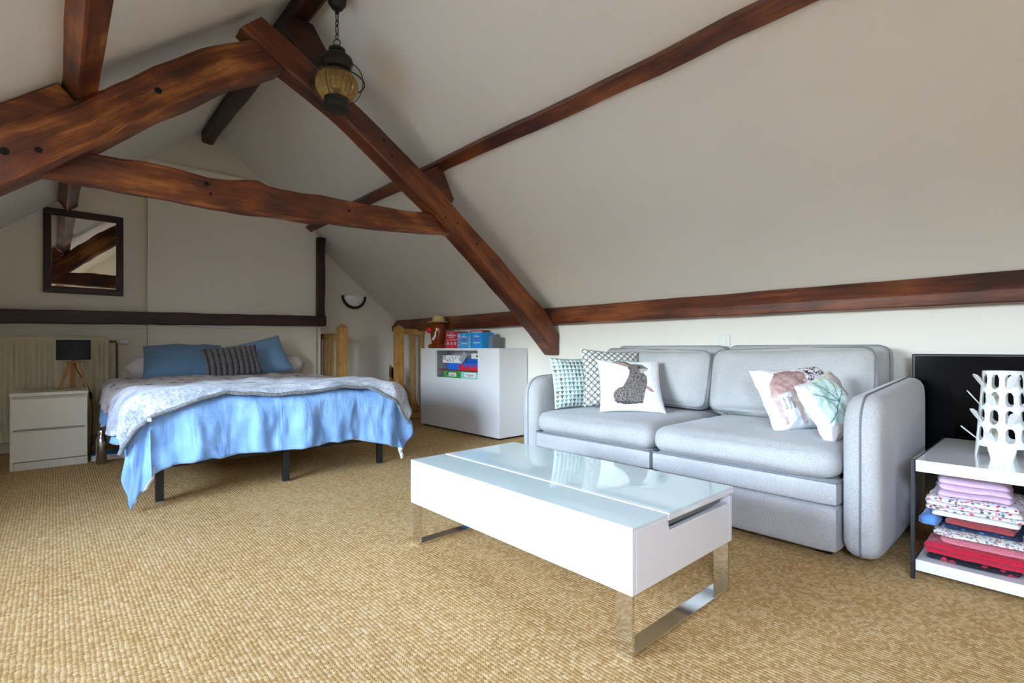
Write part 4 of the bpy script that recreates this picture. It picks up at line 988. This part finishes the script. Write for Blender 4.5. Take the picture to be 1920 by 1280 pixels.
def mat_lattice():
    m, nt, b = new_mat('circle_lattice_print')
    tc = N(nt, 'ShaderNodeTexCoord'); sp = N(nt, 'ShaderNodeSeparateXYZ'); L(nt, tc.outputs['UV'], sp.inputs[0])
    u = M_(nt, 'MULTIPLY', sp.outputs[0], 9); v = M_(nt, 'MULTIPLY', sp.outputs[1], 9); masks = []
    for ox, oy in ((0, 0), (.5, .5)):
        fx = M_(nt, 'SUBTRACT', M_(nt, 'FRACT', M_(nt, 'ADD', u, ox)), .5); fy = M_(nt, 'SUBTRACT', M_(nt, 'FRACT', M_(nt, 'ADD', v, oy)), .5)
        d = M_(nt, 'SQRT', M_(nt, 'ADD', M_(nt, 'POWER', M_(nt, 'ABSOLUTE', fx), 2), M_(nt, 'POWER', M_(nt, 'ABSOLUTE', fy), 2)))
        masks.append(M_(nt, 'LESS_THAN', M_(nt, 'ABSOLUTE', M_(nt, 'SUBTRACT', d, .44)), .045))
    k = M_(nt, 'MAXIMUM', masks[0], masks[1])
    mx = N(nt, 'ShaderNodeMix', data_type='RGBA'); L(nt, k, mx.inputs[0]); mx.inputs[6].default_value = rgb('#dfe2da'); mx.inputs[7].default_value = rgb('#4a4a45')
    L(nt, mx.outputs[2], b.inputs['Base Color']); b.inputs['Roughness'].default_value = .9; return m
CF = -FW                                                   # towards the camera
def facing(yaw, lean): 
    a = math.atan2(CF.y, CF.x) + yaw; return (cos(a) * cos(lean), sin(a) * cos(lean), sin(lean))
pillow('scatter_cushion', .34, .34, .085, frame_M((2.56, 2.205, .622), (-.22, -.95, .22), roll=.02), mat_tri(), 'small mint and white triangle-print cushion against the sofa armrest', 'cushion', seed=3)
pillow('scatter_cushion', .40, .40, .09, frame_M((2.735, 2.025, .652), (-.52, -.80, .36), roll=.06), mat_lattice(), 'cream cushion with a dark circle-lattice print behind the rabbit cushion', 'cushion', seed=6)
pillow('scatter_cushion', .395, .38, .11, frame_M((2.655, 1.825, .618), facing(-.05, .62), roll=.02), mat_print('rabbit_print'), 'white cushion printed with a grey sitting rabbit', 'cushion', n=110, seed=9, painter=rabbit)
pillow('scatter_cushion', .40, .34, .13, frame_M((2.735, .895, .604), facing(.12, .55), roll=-.07), mat_print('deer_print'), 'white cushion printed with a pinkish deer and dark blossoms', 'cushion', n=100, seed=12, painter=deer, wr=.012)
pillow('scatter_cushion', .33, .29, .11, frame_M((2.61, .722, .588), facing(.5, .45), roll=-.22), mat_print('mint_print'), 'white cushion with a mint faceted print wedged by the armrest', 'cushion', n=80, seed=15, painter=mint, wr=.010)

# ================================================================== COFFEE TABLE
TX0, TX1, TYA, TYB = 1.16, 1.765, .79, 1.935
t = thing('coffee_table', 'white gloss coffee table with a mint glass lift top on chrome runners', 'coffee table')
m = MB(); m.box(TX0, TX0 + .02, TYA, TYB, .176, .352); m.box(TX1 - .02, TX1, TYA, TYB, .176, .335); m.box(TX0 + .02, TX1 - .02, TYB - .02, TYB, .176, .335); m.box(TX0 + .02, TX1 - .02, TYA + .02, TYB - .02, .176, .192)
m.box(TX0 + .02, TX0 + .18, TYA + .02, TYB - .02, .33, .352)
m.prism([(TX0 + .02, .176), (TX1 - .02, .176), (TX1 - .02, .312), (TX0 + .19, .312), (TX0 + .18, .352), (TX0 + .02, .352)], TYA, TYA + .018)
m.build('body', MAT['white_gloss'], t, bevel=.002)
m = MB(); m.box(TX0, TX0 + .178, TYA, TYB, .3525, .3625); m.build('fixed_glass', MAT['frost'], t, bevel=.0015)
m = MB(); m.box(TX0 + .184, TX1 + .01, TYA - .002, TYB, .341, .356); o = m.build('lift_top', MAT['white_gloss'], t, bevel=.002)
m = MB(); m.box(TX0 + .196, TX1 + .008, TYA, TYB - .002, .356, .364); m.build('glass_plate', MAT['frost'], o, bevel=.0015)
m = MB(); m.box(TX0 + .184, TX0 + .195, TYA - .002, TYB, .356, .364); m.build('edge_strip', MAT['white_gloss'], o)
m = MB(); m.box(TX0 + .20, TX1 - .03, TYA + .03, TYB - .03, .31, .335); m.build('tray', simple('tray_grey', '#8d877a', .7), t)
for (ya, yb) in ((TYA + .005, TYA + .058), (TYB - .062, TYB - .009)):
    m = MB(); x0, x1 = TX0 + .006, TX1 - .008; q = .012
    m.box(x0, x0 + q, ya, yb, 0, .176); m.box(x1 - q, x1, ya, yb, 0, .176); m.box(x0 + q, x1 - q, ya, yb, 0, q); m.build('chrome_runner', MAT['chrome'], t, bevel=.001)

# ================================================================== TELEVISION, RACK, CLOTHES
t = thing('television', 'black flat television standing behind the white shelf rack', 'television', (3.25, 0, 0))
m = MB(); m.box(0, .045, -.56, .53, .22, .822); m.build('casing', MAT['black_plastic'], t, bevel=.005)
m = MB(); m.box(-.003, .001, -.548, .518, .242, .812); m.build('screen', MAT['black_gloss'], t)
m = MB(); m.box(.01, .04, -.05, .05, .02, .26); m.build('stand_neck', MAT['black_plastic'], t)
m = MB(); m.box(-.10, .12, -.25, .25, 0, .02); m.build('stand_base', MAT['black_plastic'], t, bevel=.004)
KX0, KX1, KY1, KY0 = 2.35, 3.03, .385, -.75
t = thing('shelf_rack', 'low rack of two thick white shelves on a thin black metal frame', 'shelf')
m = MB(); m.box(KX0, KX1, KY0, KY1 - .012, .398, .440); m.build('top_shelf', MAT['white_gloss'], t, bevel=.002)
m = MB(); m.box(KX0, KX1, KY0, KY1 - .012, .034, .074); m.build('bottom_shelf', MAT['white_gloss'], t, bevel=.002)
for x in (KX0 - .004, KX1 - .012):
    for y in (KY1 - .01, KY0 - .004):
        m = MB(); m.box(x, x + .016, y, y + .012, 0, .44); m.build('leg', MAT['black_metal'], t, bevel=.001)
m = MB(); m.box(KX0 + .012, KX1 - .012, KY1 - .008, KY1, .428, .44); m.build('side_rail', MAT['chrome'], t)
m = MB(); m.box(KX0 + .012, KX1 - .012, KY1 - .008, KY1, .05, .06); m.build('side_rail', MAT['chrome'], t)
m = MB(); m.box(KX1 - .012, KX1 - .006, KY0, KY1 - .02, .08, .39); m.build('back_panel', MAT['black_plastic'], t)
# lattice holder with leaf tabs
t = thing('lattice_holder', 'white tapered lattice holder with sprung-out leaf tabs on the rack', 'holder', (2.645, .158, .440))
m = MB(); NT, NZ, NC, HH = 240, 130, 10, .325
def rad_(z): return .079 - .022 * (z / HH)
def hole(th, z):
    col = th / (2 * pi) * NC; c = col - math.floor(col) - .5
    if z < .05: 
        c2 = (th / (2 * pi) * 4) % 1 - .5; return abs(c2) < .26 - .10 * (z / .042) and z < .042
    z_ = z - .056
    row = int(z_ // .066)
    if row > 3: return False
    zz_ = (z_ - row * .066) / .066 - .5
    if int(math.floor(col)) % 2: zz_ += 0
    return (abs(c) / (.30 - .05 * zz_)) ** 2.6 + (abs(zz_) / .40) ** 2.6 < 1
vs = [(rad_(HH * j / NZ) * cos(2 * pi * i / NT), rad_(HH * j / NZ) * sin(2 * pi * i / NT), HH * j / NZ) for j in range(NZ + 1) for i in range(NT)]
fs = [(j * NT + i, j * NT + (i + 1) % NT, (j + 1) * NT + (i + 1) % NT, (j + 1) * NT + i) for j in range(NZ) for i in range(NT) if not hole(2 * pi * (i + .5) / NT, HH * (j + .5) / NZ)]
m.add(vs, fs); o = m.build('lattice_shell', MAT['plastic'], t, smooth=True, angle=50)
bm = bmesh.new(); bm.from_mesh(o.data); bmesh.ops.delete(bm, geom=[v for v in bm.verts if not v.link_faces], context='VERTS'); bm.to_mesh(o.data); bm.free()
sm = o.modifiers.new('thickness', 'SOLIDIFY'); sm.thickness = .003; sm.offset = 0
rng = random.Random(5)
for row in range(4):
    for c in range(NC):
        if (row + c) % 2: continue
        a = 2 * pi * (c + .5) / NC; z0 = .056 + row * .066 + .008; r0 = rad_(z0)
        M = Matrix.Translation((r0 * cos(a), r0 * sin(a), z0)) @ Matrix.Rotation(a, 4, 'Z') @ Matrix.Rotation(radians(rng.uniform(34, 52)), 4, 'Y')
        m = MB(); pl = [(-.008, 0), (.008, 0), (.011, .03), (.012, .05), (.008, .06), (0, .063), (-.008, .06), (-.012, .05), (-.011, .03)]
        m.prism(pl, -.001, .001, 'x'); m.build('leaf_tab', MAT['plastic'], t, M=M)
# folded clothes
def mat_floral(name, base, cols, scale, dens=.33):
    m, nt, b = new_mat(name); v = coords(nt, 'Object'); vo = N(nt, 'ShaderNodeTexVoronoi'); vo.inputs['Scale'].default_value = scale; L(nt, v, vo.inputs['Vector'])
    r = ramp(nt, vo.outputs['Distance'], [(dens, (1, 1, 1, 1)), (dens + .05, (0, 0, 0, 1))])
    cr = N(nt, 'ShaderNodeValToRGB'); cr.color_ramp.interpolation = 'CONSTANT'; e = cr.color_ramp.elements
    while len(e) < len(cols): e.new(.5)
    for i, c in enumerate(cols): e[i].position = i / len(cols); e[i].color = rgb(c)
    sx = N(nt, 'ShaderNodeSeparateColor'); L(nt, vo.outputs['Color'], sx.inputs[0]); L(nt, sx.outputs[0], cr.inputs[0])
    mx = N(nt, 'ShaderNodeMix', data_type='RGBA'); L(nt, r.outputs[0], mx.inputs[0]); mx.inputs[6].default_value = rgb(base); L(nt, cr.outputs[0], mx.inputs[7])
    L(nt, mx.outputs[2], b.inputs['Base Color']); b.inputs['Roughness'].default_value = .95; return m
CL = dict(pink=mat_fabric('pink_jersey', '#c3a3bd', '#d6bad0', 300), floral=mat_floral('floral_cotton', '#dcd8d8', ['#c4545e', '#4f6a66', '#d98a90', '#7a8aa0', '#b8404c'], 75, .36),
          white=MAT['lining'], blue=mat_fabric('denim_blue', '#4a78b8', '#6d98d2', 250), navy=mat_floral('navy_print', '#1f2b44', ['#4a6084', '#10182c', '#2c3f63'], 60, .4),
          rust=mat_fabric('rust_red', '#8c3434', '#a84444', 250), speck=mat_floral('speckled_knit', '#cfc8c2', ['#8e8580', '#b0606a', '#6d7f88', '#9a8f6a'], 110, .4),
          coral=mat_fabric('coral_cotton', '#bd6670', '#d48088', 250), red=mat_fabric('bright_red', '#a8142c', '#c41f3c', 250),
          blackred=mat_floral('black_red_print', '#16141a', ['#b01c34', '#141218', '#c42440', '#1a1820'], 42, .42), fur=simple('brown_fur', '#6f5b40', .95, var=.5, vscale=140, bmp=1, bscale=200),
          pale=mat_floral('pale_blue_print', '#b8c6d6', ['#7f96b4', '#dfe6ee', '#5f7896'], 60, .4), maroon=mat_fabric('maroon_knit', '#4c1420', '#661c2c', 200), star=mat_floral('blue_fleck', '#3f5674', ['#9fb3c8', '#c8d4de', '#26384f'], 70, .36))
def garment(x0, x1, y0, y1, z0, z1, mat, label, seed, layers=2, droop=.02, rot=0, name='folded_garment', cat='garment'):
    hx, hy, h = (x1 - x0) / 2, (y1 - y0) / 2, z1 - z0; mb = MB()
    for l in range(layers):
        a, b = l / layers, (l + 1) / layers; sh = .010 * fbm(l * 3.3, seed); th = h / layers
        s0 = len(mb.v); rounded_box(2 * hx * (1 - .03 * l), 2 * hy * (1 - .02 * l), th * (.97 if layers > 1 else .88), min(.44 * th, .012), 12, puff=(.006, .004, 0), mb=mb, c=(sh, -sh, (a + b) / 2 * h))
        for i in range(s0, len(mb.v)):
            x, y, z = mb.v[i]; e = max(abs(x) / hx, abs(y) / hy)
            dz = .0022 * fbm(x * 9 + seed, y * 9, l * .6, 3) * (.4 + e) - droop * max(0, e - .7) ** 2 * 4 * (z / h if h else 0)
            mb.v[i] = (x + .010 * fbm(y * 11, z * 30, seed, 2), y + .010 * fbm(x * 11, z * 30, seed + 5, 2), max(0, z + dz))
    o = mb.build(name, mat, smooth=True, angle=60, weld=.0003); o.location = ((x0 + x1) / 2, (y0 + y1) / 2, z0); o.rotation_euler = (0, 0, rot); tag(o, label, cat); return o
Z = .0745
garment(2.39, 2.70, .100, .345, Z, Z + .022, CL['blackred'], 'black and red printed garment at the very bottom of the clothes pile', 1, 1, 0)
garment(2.385, 2.70, .075, .352, Z + .022, Z + .066, CL['red'], 'bright red folded garment low in the clothes pile', 2, 2)
garment(2.40, 2.70, .085, .315, Z + .066, Z + .090, CL['coral'], 'coral pink folded garment above the bright red one', 3, 1)
garment(2.395, 2.70, .090, .335, Z + .090, Z + .118, CL['speck'], 'speckled cream folded top in the middle of the clothes pile', 4, 1, rot=.04)
garment(2.41, 2.70, .100, .310, Z + .118, Z + .138, CL['navy'], 'navy printed folded garment under the rust red one', 5, 1)
garment(2.40, 2.70, .110, .290, Z + .138, Z + .160, CL['rust'], 'rust red folded garment in the clothes pile', 6, 1, rot=-.03)
garment(2.40, 2.62, .316, .370, Z + .118, Z + .160, CL['blue'], 'sky blue folded shirt sticking out of the side of the pile', 7, 1)
garment(2.405, 2.70, .105, .335, Z + .160, Z + .182, CL['white'], 'plain white folded garment under the floral ones', 8, 1)
garment(2.40, 2.71, .095, .355, Z + .182, Z + .232, CL['floral'], 'white floral folded pyjamas with red and green sprigs', 9, 3)
garment(2.42, 2.70, .135, .330, Z + .232, Z + .300, CL['pink'], 'pale pink folded trousers on top of the clothes pile', 10, 3, .03, rot=.06)
garment(2.74, 3.00, .16, .37, Z, Z + .07, CL['red'], 'crimson folded garment at the bottom of the rear clothes pile', 11, 2)
garment(2.74, 3.00, .17, .375, Z + .07, Z + .15, CL['blue'], 'denim blue folded garment in the rear clothes pile', 12, 2)
garment(2.74, 3.00, .16, .37, Z + .15, Z + .20, CL['floral'], 'floral folded garment in the rear clothes pile', 13, 2)
garment(2.74, 3.00, .17, .37, Z + .20, Z + .285, CL['pale'], 'pale blue patterned garments on top of the rear clothes pile', 14, 4)
garment(2.42, 2.72, -.20, .058, Z, Z + .06, CL['star'], 'blue flecked folded garment beside the clothes pile', 15, 1)
garment(2.50, 2.76, -.20, .075, Z + .06, Z + .14, CL['maroon'], 'maroon folded jumper beside the clothes pile', 16, 2)
garment(2.48, 2.76, -.20, .080, Z + .14, Z + .21, CL['fur'], 'brown fur garment beside the clothes pile', 17, 1)
